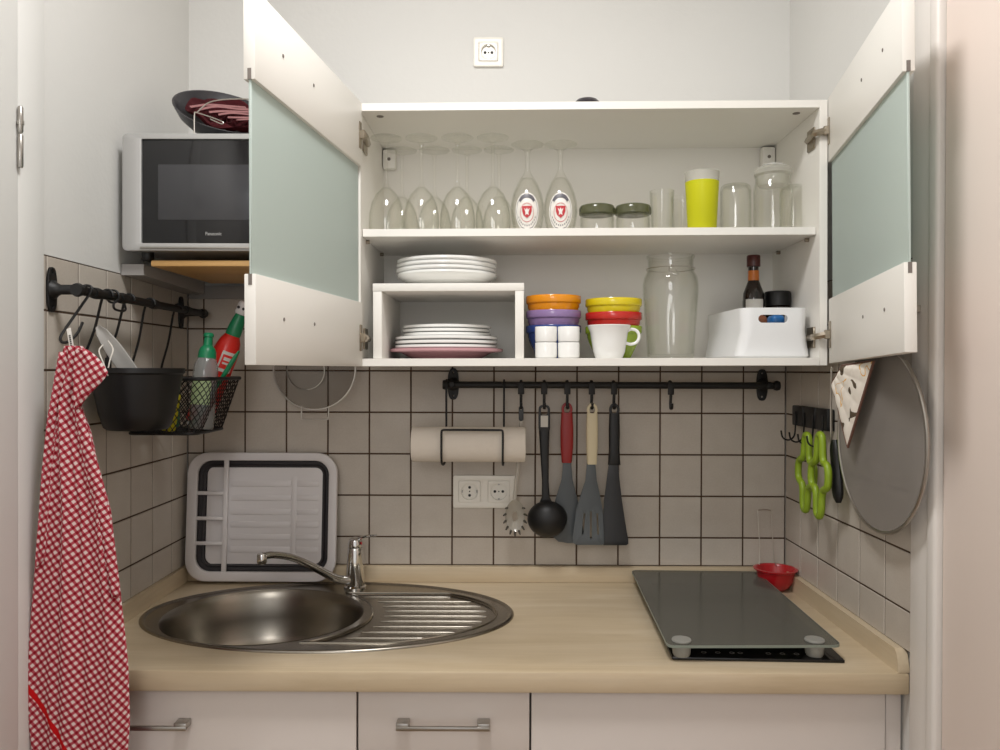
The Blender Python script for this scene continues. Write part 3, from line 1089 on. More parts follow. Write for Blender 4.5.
tumbler('tumbler', 'tall ribbed clear tumbler between the olive lidded jars and yellow cup', 'glass', 662, 0.080, .0225, .0262, .089, 'jarglass', ribs=14)
tumbler('tumbler', 'clear tumbler half hidden behind the yellow cup', 'glass', 683, 0.135, .0225, .0265, .088, 'jarglass', ribs=14)
tumbler('drinking_glass', 'large clear glass upside down, right of the yellow cup', 'glass', 735.5, 0.080, .0325, .0325, .1005, 'jarglass', closed_top=True)
tumbler('drinking_glass', 'tall clear glass behind the carafe at the right cabinet side', 'glass', 793, 0.125, .028, .029, .108, 'jarglass', closed_top=True)
# yellow cup
p = cl(702, 200, y=0.060)
yc = ct('plastic_cup', 'bright yellow plastic cup with milky rim on the top shelf', 'cup', p.x, 0.060, ZS1 + 0.0003)
h_ = 0.123
rz = lambda z: .0298 + (.0362 - .0298) * z / h_
b = bmn(); lathe(b, [(0, 0), (.0285, 0), (.0298, .002), (rz(.102), .102), (rz(.102) - .0016, .102), (.0284, .004), (0, .003)], 40); obj('body', b, 'yellowplastic', yc)
b = bmn(); lathe(b, [(rz(.102), .1021), (rz(h_) , h_ - .001), (rz(h_) - .0008, h_), (rz(h_) - .0016, h_ - .001), (rz(.102) - .0016, .1021), (rz(.102), .1021)], 40)
o = obj('rim', b, 'haze', yc); o['label'] = 'milky unprinted rim'
# carafe with white lid
p = cl(773, 200, y=0.080)
cf = ct('carafe', 'glass carafe with white stopper lid on the top shelf at right', 'carafe', p.x, 0.080, ZS1 + 0.0003)
b = bmn()
lathe(b, [(0, 0), (.038, 0), (.0405, .003), (.041, .085), (.039, .098), (.036, .106), (.0365, .115), (.039, .121), (.0372, .121), (.0345, .115), (.034, .106), (.037, .097), (.039, .085), (.0385, .006), (0, .005)], 40)
obj('body', b, 'glass', cf)
b = bmn()
lathe(b, [(0, .098), (.030, .098), (.0322, .102), (.0335, .118), (.0385, .1225), (.0395, .130), (.036, .1355), (.022, .138), (0, .1385)], 36)
obj('lid', b, 'haze', cf)
b = bmn(); box(b, -.0462, -.004, .006, -.0405, .004, .085, .001); merge(b, bmn())
b.free()
b = bmn(); lathe(b, [(0, .1386), (.026, .1386), (.028, .140), (.024, .1425), (0, .143)], 32); obj('knob', b, 'china', cf)

# ------------------------------------------------------------------ small white riser shelf with plates
A0, A1 = cl(372.8, 357, y=0.012), cl(524.3, 357, y=0.012)
zt_ = cl(450, 283.2, y=0.012).z
rs = ct('riser_shelf', 'small white riser shelf in the lower left of the cabinet', 'shelf insert', A0.x, 0.012, ZF + 0.0002)
wR, hR, dR = A1.x - A0.x, zt_ - ZF, 0.262
tR = 0.0172
b = bmn(); box(b, 0, 0, hR - tR * .95, wR, dR, hR, .0012); obj('top', b, 'carcass', rs)
for x in (0, wR - 0.0195):
    b = bmn(); box(b, x + .0006, .0005, 0, x + .0195 - .0006, dR - .0005, hR - tR * .95 - .0002, .001); obj('side', b, 'carcass', rs)
ZR = ZF + hR + 0.0004


def flat_plate(R, h):
    b = bmn()
    lathe(b, [(0, 0.0012), (.56 * R, .0012), (.58 * R, 0), (.61 * R, 0), (.64 * R, .003), (.80 * R, h * .62), (R - .002, h - .0065), (R, h - .005), (R, h - .001), (R - .0015, h), (.80 * R, h * .62 + .004), (.62 * R, .007), (0, .006)], 56)
    return b


def deep_plate(R, h):
    b = bmn()
    lathe(b, [(0, .0012), (.42 * R, .0012), (.45 * R, 0), (.50 * R, 0), (.62 * R, .006), (.88 * R, h * .55), (.985 * R, h - .007), (R, h - .005), (R, h - .001), (R - .002, h), (.95 * R, h - .005), (.82 * R, h * .42), (.5 * R, .007), (0, .006)], 56)
    return b


pc = cl(446.5, 270, y=0.140)
lbls = ['lowest deep white plate of the stack on the riser shelf', 'second deep white plate from the bottom on the riser shelf', 'third deep white plate from the bottom on the riser shelf', 'topmost deep white plate of the stack on the riser shelf']
me0 = None
for k in range(4):
    T = MC @ TR(pc.x + (0.001, -.001, .0, .001)[k], 0.140, ZR + k * 0.0098)
    if me0 is None:
        me0 = obj('deep_plate', deep_plate(.111, .032), 'china', None, T)
        tag(me0, lbls[0], 'plate', 'deep white plates on the riser shelf')
    else:
        o = me0.copy(); C.objects.link(o); o.matrix_world = T; o['label'] = lbls[k]
pp = cl(446.5, 340, y=0.150)
o = obj('dinner_plate', flat_plate(.1265, .0225), 'pinkplate', None, MC @ TR(pp.x, 0.150, ZF + 0.0005))
tag(o, 'large rose coloured plate at the bottom of the stack under the riser', 'plate')
me0 = None
L3 = ['lower large white plate lying on the rose plate', 'middle large white plate above the rose plate', 'upper large white plate under the small white plates']
for k in range(3):
    T = MC @ TR(pp.x - 0.001 + .001 * k, 0.150, ZF + 0.0082 + 0.0095 * k + .004)
    if me0 is None:
        me0 = obj('dinner_plate', flat_plate(.1145, .0185), 'china', None, T)
        tag(me0, L3[0], 'plate', 'white dinner plates under the riser shelf')
    else:
        o = me0.copy(); C.objects.link(o); o.matrix_world = T; o['label'] = L3[k]
me0 = None
L4 = ['lowest small white plate under the riser shelf', 'middle small white plate under the riser shelf', 'topmost small white plate under the riser shelf']
for k in range(3):
    T = MC @ TR(pp.x + 0.001 - .002 * (k % 2), 0.150, ZF + 0.0408 + 0.0085 * k)
    if me0 is None:
        me0 = obj('side_plate', flat_plate(.0985, .0165), 'china', None, T)
        tag(me0, L4[0], 'plate', 'small white plates under the riser shelf')
    else:
        o = me0.copy(); C.objects.link(o); o.matrix_world = T; o['label'] = L4[k]

# ------------------------------------------------------------------ stacked coloured bowls
def cereal_bowl(R, h):
    b = bmn()
    md = lambda a, i, z: (1 + 0.030 * (abs(math.cos(9 * a)) ** .6 - .75)) if 3 <= i <= 6 else 1
    lathe(b, [(0, .002), (.50 * R, .002), (.54 * R, 0), (.60 * R, .003), (.82 * R, .42 * h), (.885 * R, .55 * h), (.935 * R, .755 * h), (.985 * R, .785 * h), (.995 * R, .81 * h), (R, .97 * h), (.985 * R, h), (.955 * R, .975 * h), (.93 * R, .66 * h), (.80 * R, .44 * h), (.55 * R, .10 * h), (0, .07 * h)], 72, None, md)
    return b


pb = cl(553.5, 330, y=0.150)
hb_ = 0.074
for k, (m_, c_, l_) in enumerate((('blue', 'blue', 'blue bowl at the bottom of the stack behind the white egg cups'), ('purple', 'lilac', 'lilac bowl between the blue and orange bowls'), ('orange', 'orange', 'orange bowl on top of the left bowl stack'))):
    tag(obj('cereal_bowl', cereal_bowl(.0618, hb_), m_, None, MC @ TR(pb.x, 0.150, ZF + 0.0004 + k * 0.0328)), l_, 'bowl', 'ridged bowls in two stacks')
pb = cl(613.5, 330, y=0.150)
for k, (m_, l_) in enumerate((('green', 'lime green bowl at the bottom of the stack behind the white cup'), ('red', 'red bowl between the green and yellow bowls'), ('yellow', 'yellow bowl on top of the right bowl stack'))):
    tag(obj('cereal_bowl', cereal_bowl(.0632, .072), m_, None, MC @ TR(pb.x, 0.150, ZF + 0.0004 + k * 0.0302)), l_, 'bowl', 'ridged bowls in two stacks')

# egg cups: two stacks of two
eg = None
for u, side in ((546, 'beside the riser shelf'), (568.7, 'beside the white handled cup')):
    for k in range(2):
        p = cl(u, 340, y=0.040)
        T = MC @ TR(p.x, 0.040, ZF + 0.0004 + k * 0.0332)
        lab = '%s white egg cup of the stack %s' % (('lower', 'upper')[k], side)
        if eg is None:
            b = bmn()
            lathe(b, [(0, .001), (.0175, .001), (.0195, 0), (.0222, .0018), (.0230, .006), (.0230, .0322), (.0226, .0329), (.0212, .032), (.021, .010), (.018, .005), (0, .005)], 36)
            eg = obj('egg_cup', b, 'china', None, T)
            tag(eg, lab, 'egg cup', 'white egg cups in two stacks')
        else:
            o = eg.copy(); C.objects.link(o); o.matrix_world = T; o['label'] = lab
# white cup
p = cl(609, 340, y=0.050)
cu = ct('coffee_cup', 'white coffee cup with round handle in front of green bowl', 'cup', p.x, 0.050, ZF + 0.0004)
b = bmn()
lathe(b, [(0, .002), (.026, .002), (.0275, 0), (.029, .002), (.0335, .014), (.0365, .034), (.0395, .054), (.0455, .0685), (.0448, .0695), (.0378, .055), (.0345, .034), (.0315, .014), (.026, .006), (0, .005)], 44)
obj('body', b, 'china', cu)
b = bmn()
tube(b, smoothpath([(.0365, -.002, .056), (.046, -.002, .061), (.058, -.002, .0575), (.063, -.002, .046), (.058, -.002, .034), (.046, -.002, .0295), (.0352, -.002, .032)], 6), 0.0034, 10)
obj('handle', b, 'china', cu)
# big glass jar
p = cl(670.5, 310, y=0.150)
bj = ct('storage_jar', 'big empty ribbed glass jar between the yellow bowl and white box', 'jar', p.x, 0.150, ZF + 0.0004)
md = lambda a, i, z: 1 + (0.018 * math.cos(12 * a) if .01 < z < .14 else 0)
b = bmn()
lathe(b, [(0, .003), (.044, .003), (.048, 0), (.051, .006), (.0535, .05), (.0575, .10), (.0605, .14), (.0608, .165), (.058, .182), (.051, .194), (.0495, .205), (.0500, .222), (.0525, .224), (.0525, .229), (.0495, .230), (.0470, .224), (.0468, .204), (.0485, .193), (.0555, .180), (.0582, .165), (.058, .14), (.055, .10), (.051, .05), (.0485, .010), (0, .009)], 72, None, md)
obj('body', b, 'jarglass', bj)
b = bmn()
tube(b, [(.0535 * math.cos(a), .0535 * math.sin(a), .200) for a in [2 * PI * k / 40 for k in range(40)]], .0010, 6, closed=True)
tube(b, smoothpath([(-.012, -.0535, .200), (-.014, -.057, .19), (-.004, -.061, .182), (.004, -.061, .182), (.0, -.058, .192)], 4), .0011, 6)
obj('wire_clip', b, 'wire', bj)

# white storage box with hand hole
q0, q1 = cl(736.5, 355.5, y=0.030), cl(803.5, 355.5, y=0.030)
t0_, t1_ = cl(745 - 1, 307.5, y=0.022), cl(808, 307.5, y=0.022)
cxB0 = (t0_.x + t1_.x) / 2
BXT = MC @ TR(cxB0, 0.022, ZF + 0.0004) @ RZ(math.radians(3.0)) @ TR(-cxB0, -0.022, 0)
bx = thing('storage_box', 'white plastic storage box with oval hand hole at lower right', 'box', BXT)
hB = t1_.z - ZF - .0004
wB0, wB1 = q1.x - q0.x, t1_.x - t0_.x
cxB = (t0_.x + t1_.x) / 2
dB = 0.258
mk_l = lambda w, d, z, r: [(cxB + x, 0.022 + dB / 2 + y, z) for x, y in rrect(w, d, r, 8)]
b = bmn()
loft(b, [mk_l(wB0 + .012, dB - .026, 0, .018), mk_l(wB0 + .02, dB - .018, .004, .020), mk_l(wB1 + .006, dB - .002, hB * .55, .022), mk_l(wB1 + .010, dB, hB, .024), mk_l(wB1 + .004, dB - .006, hB, .021), mk_l(wB1 - .001, dB - .009, hB * .55, .019), mk_l(wB0 + .014, dB - .024, .006, .017)])
bo = obj('body', b, 'whiteplastic', bx)
hc = cl(772.5, 319, y=0.026)
cb = bmn()
plate(cb, rrect(.030 * 2.05, .0165, .0082, 8), 0.08, (), TR(hc.x, 0.065, hc.z - ZF) @ RX(PI / 2))
cut = obj('cutter', cb, 'whiteplastic', bx)
bpy.context.view_layer.update()
mo = bo.modifiers.new('hole', 'BOOLEAN')
mo.object = cut
mo.solver = 'EXACT'
me = bpy.data.meshes.new_from_object(bo.evaluated_get(bpy.context.evaluated_depsgraph_get()))
bo.modifiers.clear()
bo.data = me
for p_ in me.polygons:
    p_.use_smooth = True
me.set_sharp_from_angle(angle=math.radians(19))
bpy.data.objects.remove(cut)
zb_ = ZF + 0.0068
def sachet(label, x, y, w, d, h, mat, rot=0):
    b = bmn(); box(b, -w / 2, -d / 2, 0, w / 2, d / 2, h, min(w, d, h) * .3, 3)
    return tag(obj('food_packet', b, mat, None, MC @ TR(x, y, zb_) @ RZ(rot)), label, 'packet')
sachet('blue packet showing through the right of the hand hole', hc.x + .0185, 0.062, .028, .040, hc.z - zb_ + .010, 'packblue', .05)
sachet('brown packet showing through the left of the hand hole', hc.x - .020, 0.062, .036, .040, hc.z - zb_ + .010, 'packbrown', -.05)
# dark bottle and dark jar standing in the box
p = cl(753.5, 290, y=0.165)
sb = ct('sauce_bottle', 'dark brown sauce bottle with pale label standing in the white box', 'bottle', p.x, 0.165, zb_)
zt2 = cl(753.5, 255.5, y=0.165).z - zb_
b = bmn()
s_ = zt2 / .222
lathe(b, [(0, 0), (.021, 0), (.0235, .003), (.0238, .120 * s_), (.0225, .138 * s_), (.016, .155 * s_), (.0118, .166 * s_), (.0112, .196 * s_), (0, .197 * s_)], 32)
obj('body', b, 'soy', sb)
b = bmn(); lathe(b, [(0, .197 * s_), (.0145, .1972 * s_), (.0148, .199 * s_), (.0148, .220 * s_), (.0135, zt2), (0, zt2)], 28); obj('cap', b, 'soycap', sb)
b = bmn(); lathe(b, [(.0122, .166 * s_), (.0122, .166 * s_), (.0118, .188 * s_), (.0116, .188 * s_)], 28); obj('neck_band', b, 'soyband', sb)
b = bmn()
n_ = 16
for k in range(n_):
    a0_, a1_ = math.radians(-150 + 100 * k / n_), math.radians(-150 + 100 * (k + 1) / n_)
    r_ = .0242
    b.faces.new([b.verts.new((r_ * math.cos(a), r_ * math.sin(a), z)) for a, z in ((a0_, .055 * s_), (a1_, .055 * s_), (a1_, .124 * s_), (a0_, .124 * s_))])
bmesh.ops.remove_doubles(b, verts=b.verts[:], dist=1e-5)
bmesh.ops.solidify(b, geom=b.faces[:], thickness=.0003)
obj('label', b, 'label', sb)
p = cl(777.5, 300, y=0.175)
zt3 = cl(777.5, 291.5, y=0.175).z - zb_
dj = ct('spice_jar', 'black lidded spice jar standing in the white box beside the bottle', 'jar', p.x, 0.175, zb_)
b = bmn(); lathe(b, [(0, 0), (.027, 0), (.0285, .003), (.0285, zt3 - .036), (.026, zt3 - .033), (0, zt3 - .033)], 32); obj('body', b, 'soy', dj)
b = bmn(); lathe(b, [(0, zt3 - .0325), (.0288, zt3 - .0325), (.0292, zt3 - .006), (.0275, zt3 - .001), (.025, zt3), (0, zt3)], 32, None, lambda a, i, z: 1 + .012 * math.cos(28 * a) if i in (1, 2) else 1)
obj('lid', b, 'blackplastic', dj)

# dark round thing on top of the cabinet
p = cl(587, 99, y=0.10)
b = bmn()
hh = cl(587, 98.6, y=0.10).z - H
lathe(b, [(0, 0.0002), (.040, .0002), (.042, .004), (.036, hh * .55), (.022, hh * .9), (.010, hh), (0, hh)], 36)
tag(obj('upturned_bowl', b, 'darkknob', None, MC @ TR(p.x, 0.10, H)), 'small dark upturned bowl peeking over the top of the cabinet', 'bowl')

# ================================================================== SOCKETS
def schuko(root, x, y, s, hz=True):
    """one earthed round insert, local frame x right, y up, z out of the wall"""
    b = bmn()
    plate(b, rrect(.0515 * s, .0515 * s, .003, 5, x, y), .0090, [ellp(.0198 * s, .0198 * s, 40, x, y)], TR(0, 0, .0012), .0006)
    lathe(b, [(.0197 * s, .0016), (0, .0015)], 40, TR(x, y, 0))
    ins = obj('insert', b, 'socket', root)
    b = bmn()
    for dx, dy in (((-.0095, 0), (.0095, 0)) if hz else ((0, -.0095), (0, .0095))):
        lathe(b, [(0, .0019), (.0034, .0019), (.0034, .0026), (0, .0026)], 14, TR(x + dx * s, y + dy * s, 0))
    lathe(b, [(0, .0019), (.0017, .0019), (.0017, .0026), (0, .0026)], 10, TR(x, y, 0))
    obj('pin_hole', b, 'socketdark', ins)
    for sg in (-1, 1):
        b = bmn()
        dx, dy = (0, sg * .0175 * s) if hz else (sg * .0175 * s, 0)
        box(b, x + dx - (.0025 if hz else .0015), y + dy - (.0015 if hz else .0025), .002, x + dx + (.0025 if hz else .0015), y + dy + (.0015 if hz else .0025), .0085, .0004, 1)
        obj('earth_clip', b, 'steel', ins)
    return ins


c0, c1 = at(453.3, 475.5, Y=-0.006), at(516.3, 507.8, Y=-0.006)
ds = thing('double_socket', 'white double wall socket on the tiles below the paper roll', 'socket', WALLF(((c0.x + c1.x) / 2, -0.0004, (c0.z + c1.z) / 2)))
w_, h_ = c1.x - c0.x, c0.z - c1.z
b = bmn(); dcs = [at(u, 491, Y=-0.008).x - (c0.x + c1.x) / 2 for u in (469.5, 498.8)]
plate(b, rrect(w_, h_, .005, 5), .0085, [rrect(.0535, .0535, .003, 4, d_, 0) for d_ in dcs], None, .0018)
obj('frame', b, 'socket', ds)
for k, u in enumerate((469.5, 498.8)):
    schuko(ds, at(u, 491, Y=-0.008).x - (c0.x + c1.x) / 2, 0.0, 1.02, hz=(k == 1))
c0, c1 = at(473.6, 37.5, Y=0.002), at(503.3, 66.5, Y=0.002)
us = thing('wall_socket', 'white single wall socket on the white wall above the cabinet', 'socket', WALLF(((c0.x + c1.x) / 2, 0.0076, (c0.z + c1.z) / 2)))
w_, h_ = c1.x - c0.x, c0.z - c1.z
b = bmn(); plate(b, rrect(w_, h_, .004, 5), .0080, [rrect(.0465, .0465, .003, 4)], None, .0015); obj('frame', b, 'socket', us)
schuko(us, 0, 0, .88, True)

# ================================================================== RAIL ON THE BACK WALL
RZ_, RY_ = 1.3795, -0.050
rl_ = thing('utensil_rail', 'long black iron rail on the back tiles under the cabinet', 'rail', (0, 0, 0))


def rail_plate(b, T):
    o = [(0.0138 * math.copysign(abs(math.cos(a)) ** .65, math.cos(a)), .0385 * math.copysign(abs(math.sin(a)) ** .9, math.sin(a))) for a in [2 * PI * k / 28 for k in range(28)]]
    plate(b, o, .0045, [ellp(.0026, .0026, 10, 0, .029), ellp(.0026, .0026, 10, 0, -.029)], T, .001)
    lathe(b, [(.0165, .004), (.0165, .006), (.012, .011), (.0085, .018), (.0085, .058), (.006, .061), (0, .062)], 18, T)


xa_, xb_ = at(452, 385, Y=RY_).x, at(768.5, 385, Y=RY_).x
b = bmn()
tube(b, [(xa_ - .012, RY_, RZ_), (xb_ + .016, RY_, RZ_)], .0082, 16)
for x in (xa_ - .016, xb_ + .02):
    lathe(b, [(0, -.006), (.0105, -.006), (.012, 0), (.0105, .006), (0, .006)], 18, TR(x, RY_, RZ_) @ RY(PI / 2))
obj('bar', b, 'blackiron', rl_)
for x in (xa_, xb_):
    b = bmn(); rail_plate(b, WALLF((x, -0.0004, RZ_ + .001))); obj('bracket', b, 'blackiron', rl_)


def s_hook(name, label, x, proto=[None]):
    if proto[0]:
        return dup(proto[0], (x, RY_, RZ_), label)
    h = thing(name, label, 'hook', (x, RY_, RZ_), 'black hooks on the back rail')
    b = bmn()
    arc = [(0, .0105 * math.cos(a), .0105 * math.sin(a)) for a in [math.radians(-20 + 200 * k / 12) for k in range(13)]]
    pts = [(0, p[1], p[2]) for p in arc]                 # over the bar, from behind to the front
    pts = pts + [(0, -.0108, -.012), (0, -.0085, -.030), (0, -.006, -.044), (0, -.009, -.053), (0, -.016, -.0555), (0, -.022, -.051), (0, -.0235, -.042)]
    tube(b, smoothpath(pts, 3), [.0042] * 42 + [.0036] * 100 if False else .0036, 8, flat=0.55, flatdir=(0, -1, 0.001))
    box(b, -.0075, -.0128, -.022, .0075, -.0095, .006, .0012)
    obj('hook_wire', b, 'blackiron', h)
    proto[0] = h
    return h


HX = [at(u, 390, Y=RY_).x for u in (521.0, 544.0, 567.0, 591.3, 613.5, 670.0)]
HL = ['black rail hook holding the clear pasta server', 'black rail hook holding the black ladle', 'black rail hook holding the red handled spatula',
      'black rail hook holding the cream handled turner', 'black rail hook holding the all black turner', 'empty black rail hook right of the hanging utensils']
for x, l in zip(HX, HL):
    s_hook('rail_hook', l, x)

# ------------------------------------------------------------------ hanging utensils
UY = RY_ - 0.016
HZ = RZ_ - 0.0535          # where an eye hangs in the hook


def up(u, v, Y=UY):
    return at(u, v, Y=Y)


def handle_loft(b, cs, T=None):
    """cs: list of (x, z, half width, half depth); super-elliptic sections, local frame"""
    lo = []
    for x, z, w, d in cs:
        lp = []
        for k in range(16):
            a = 2 * PI * k / 16
            ca, sa = math.cos(a), math.sin(a)
            lp.append((x + w * math.copysign(abs(ca) ** .7, ca), d * math.copysign(abs(sa) ** .7, sa), z))
        lo.append(lp)
    loft(b, lo, True, True, T)


def eyed_handle(parent, x0, cs, mat, eye=.0042, name='handle'):
    """handle with a hanging eye at the top: a ring plus a lofted grip"""
    b = bmn()
    w = cs[0][2]
    ring_o = [(x0 + (w) * math.cos(a), -.004 + (w * 1.25) * math.sin(a)) for a in [2 * PI * k / 24 for k in range(24)]]
    ring_i = [(x0 + w * .52 * math.cos(a), -.004 + w * .75 * math.sin(a)) for a in [2 * PI * k / 18 for k in range(18)]]
    plate(b, ring_o, .008, [ring_i], TR(0, .004, 0) @ RX(PI / 2), .001)
    handle_loft(b, cs)
    return obj(name, b, mat, parent)


def zof(v, Y=UY):
    return at(560, v, Y=Y).z


def blade(b, rows, t=.0018, slots=(), bow=0.004):
    """flat blade: rows (z, xl, xr); slots as outlines in (x, z)"""
    out = [(xl, z) for z, xl, xr in rows] + [(xr, z) for z, xl, xr in rows[::-1]]
    plate(b, out, t, slots, TR(0, t / 2, 0) @ RX(PI / 2), .0004)


S = 1.868 / CF           # metres per pixel at the utensils
# clear pasta server
p = up(520.5, 412)
ps = thing('pasta_server', 'clear acrylic pasta server hanging partly behind the paper roll', 'utensil', (HX[0], UY, HZ))
b = bmn()
z1 = zof(428) - HZ
plate(b, rrect(.0115, .036, .0055, 6, 0, -.0135), .006, [ellp(.0032, .0045, 16, 0, -.0005)], TR(0, .003, 0) @ RX(PI / 2), .001)
gp = obj('grip', b, 'darknylon', ps)
gp['label'] = 'dark grip end'
b = bmn()
xe = up(514.5, 500).x - HX[0]
zb1 = zof(500) - HZ
pth = smoothpath([(0, 0, -.031), (-.002, 0, -.06), (xe * .6, .0, zb1 * .7), (xe, .002, zb1)], 8)
tube(b, pth, [.0040 - .0004 * math.sin(PI * i / 24) + .0012 * (i / 24) for i in range(len(pth))], 8, flat=.7, flatdir=(0, 1, .01))
obj('handle', b, 'clearplastic', ps)
b = bmn()
# scoop with a central hole and teeth
cxs, czs = up(515, 517).x - HX[0], zof(517) - HZ
so, si = [], []
for k in range(28):
    a = 2 * PI * k / 28
    so.append((cxs + 0.0235 * math.cos(a), czs + .0385 * math.sin(a) * (1.06 if math.sin(a) > 0 else .93)))
    si.append((cxs + .0068 * math.cos(a), czs - .002 + .012 * math.sin(a)))
t = bmn()
plate(t, so, .003, [si])
bmesh.ops.subdivide_edges(t, edges=t.edges[:], cuts=1, use_grid_fill=True)
for v in t.verts:
    r2 = ((v.co.x - cxs) / .0235) ** 2 + ((v.co.y - czs) / .0385) ** 2
    v.co = Vector((v.co.x, .016 - .018 * r2 * .9 + v.co.z, v.co.y))
merge(b, t)
scp = obj('scoop', b, 'clearplastic', ps)
for k in range(11):
    b = bmn()
    a = math.radians(-215 + 25 * k)
    x, z = cxs + .0225 * math.cos(a), czs + .0365 * math.sin(a)
    tube(b, [(x, -.001, z), (x + .003 * math.cos(a), -.010, z + .003 * math.sin(a)), (x + .005 * math.cos(a), -.021, z + .004 * math.sin(a))], [.0030, .0027, .0018], 6)
    obj('tooth', b, 'shadedplastic', scp)

# black ladle
ld = thing('ladle', 'black soup ladle with white sticker hanging on the rail', 'utensil', (HX[1], UY, HZ))
ze_ = zof(502) - HZ
b = bmn()
wt_ = 10.5 * S / 2
plate(b, rrect(11.5 * S, 27 * S, 4.2 * S, 6, 0, zof(418.5) - HZ), .009, [rrect(6.6 * S, 8 * S, 2.5 * S, 5, 0, zof(411) - HZ)], TR(0, .0045, 0) @ RX(PI / 2), .0012)
handle_loft(b, [(0, zof(430) - HZ, 5.3 * S, .0048), (.001, zof(455) - HZ, 4.3 * S, .0045), (.003, zof(480) - HZ, 3.4 * S, .0042), (.004, zof(497) - HZ, 4.0 * S, .004), (.005, zof(506) - HZ, 8.0 * S, .0035)])
obj('handle', b, 'blackplastic', ld)
b = bmn(); box(b, -3.6 * S, -.0050, zof(427) - HZ, 3.6 * S, -.0046, zof(415.5) - HZ)
obj('sticker', b, 'label', ld)
b = bmn()
cz = zof(518.5) - HZ
cx = up(547.2, 518).x - HX[1]
Rl = 20.0 * S
pr = [(0, -1), (.45, -.9), (.78, -.62), (.95, -.28), (1.0, 0.02), (.985, .06), (.955, .02), (.90, -.28), (.74, -.57), (.43, -.84), (0, -.93)]
lathe(b, [(r * Rl, z * Rl * .78) for r, z in pr], 40, TR(cx, -.004, cz) @ RX(math.radians(-78)) @ Matrix.Diagonal((1, .95, 1, 1)))
obj('bowl', b, 'blackplastic', ld)

# red handled grey spatula
rs_ = thing('spatula', 'grey spatula with dark red handle hanging behind the ladle', 'utensil', (HX[2], UY + .016, HZ))
x0 = 0
eyed_handle(rs_, 0, [(0, zof(413) - HZ, 5.6 * S, .006), (0, zof(430) - HZ, 6.6 * S, .007), (0, zof(448) - HZ, 6.4 * S, .007), (0, zof(462) - HZ, 5.2 * S, .006), (0, zof(463.5) - HZ, 4.8 * S, .0055)], 'redhandle')
b = bmn()
px = lambda u, i: up(u, 500).x - HX[i]
rows = [(zof(462) - HZ, px(563.5, 2), px(571.5, 2)), (zof(480) - HZ, px(562, 2), px(573, 2)), (zof(500) - HZ, px(556, 2), px(578, 2)), (zof(512) - HZ, px(553, 2), px(581, 2)), (zof(536) - HZ, px(551, 2), px(585, 2)), (zof(543) - HZ, px(559, 2), px(585, 2)), (zof(544.5) - HZ, px(568, 2), px(584, 2))]
blade(b, rows, .0022); obj('blade', b, 'greynylon', rs_)
# cream handled slotted turner
ct_ = thing('slotted_turner', 'grey slotted turner with cream handle hanging on the rail', 'utensil', (HX[3], UY - .004, HZ))
eyed_handle(ct_, 0, [(0, zof(413) - HZ, 5.4 * S, .006), (0, zof(430) - HZ, 5.9 * S, .007), (0, zof(448) - HZ, 5.6 * S, .007), (0, zof(462) - HZ, 4.9 * S, .006), (0, zof(464) - HZ, 4.7 * S, .0055)], 'cream')
b = bmn()
rows = [(zof(463) - HZ, px(586.5, 3), px(595, 3)), (zof(480) - HZ, px(585, 3), px(596.5, 3)), (zof(496) - HZ, px(580, 3), px(600, 3)), (zof(510) - HZ, px(576, 3), px(602.5, 3)), (zof(538) - HZ, px(572.5, 3), px(604, 3)), (zof(543) - HZ, px(573.5, 3), px(604, 3)), (zof(544.5) - HZ, px(577, 3), px(602, 3))]
sl = lambda u0, v0, u1, v1, w=.9: [(px(u0 - w, 3), zof(v0) - HZ), (px(u0 + w, 3), zof(v0) - HZ), (px(u1 + w, 3), zof(v1) - HZ), (px(u1 - w, 3), zof(v1) - HZ)]
blade(b, rows, .0022, [sl(584.5, 513, 582.5, 534), sl(590.8, 511, 590.8, 538), sl(597, 513, 598, 534, .8)]); obj('blade', b, 'greynylon', ct_)
# black turner
bt_ = thing('turner', 'plain black turner hanging rightmost among the rail utensils', 'utensil', (HX[4], UY, HZ))
eyed_handle(bt_, 0, [(0, zof(413) - HZ, 5.2 * S, .006), (0, zof(430) - HZ, 5.6 * S, .0065), (0, zof(450) - HZ, 5.4 * S, .0065), (0, zof(463) - HZ, 6.2 * S, .006), (0, zof(464.5) - HZ, 6.4 * S, .005)], 'blackplastic')
b = bmn()
rows = [(zof(464) - HZ, px(608.5, 4), px(618, 4)), (zof(480) - HZ, px(606.5, 4), px(619.5, 4)), (zof(500) - HZ, px(604, 4), px(622, 4)), (zof(520) - HZ, px(602.5, 4), px(625, 4)), (zof(540) - HZ, px(601, 4), px(628.5, 4)), (zof(543.5) - HZ, px(601.5, 4), px(628.5, 4)), (zof(545) - HZ, px(604, 4), px(626.5, 4))]
blade(b, rows, .0022); obj('blade', b, 'darknylon', bt_)

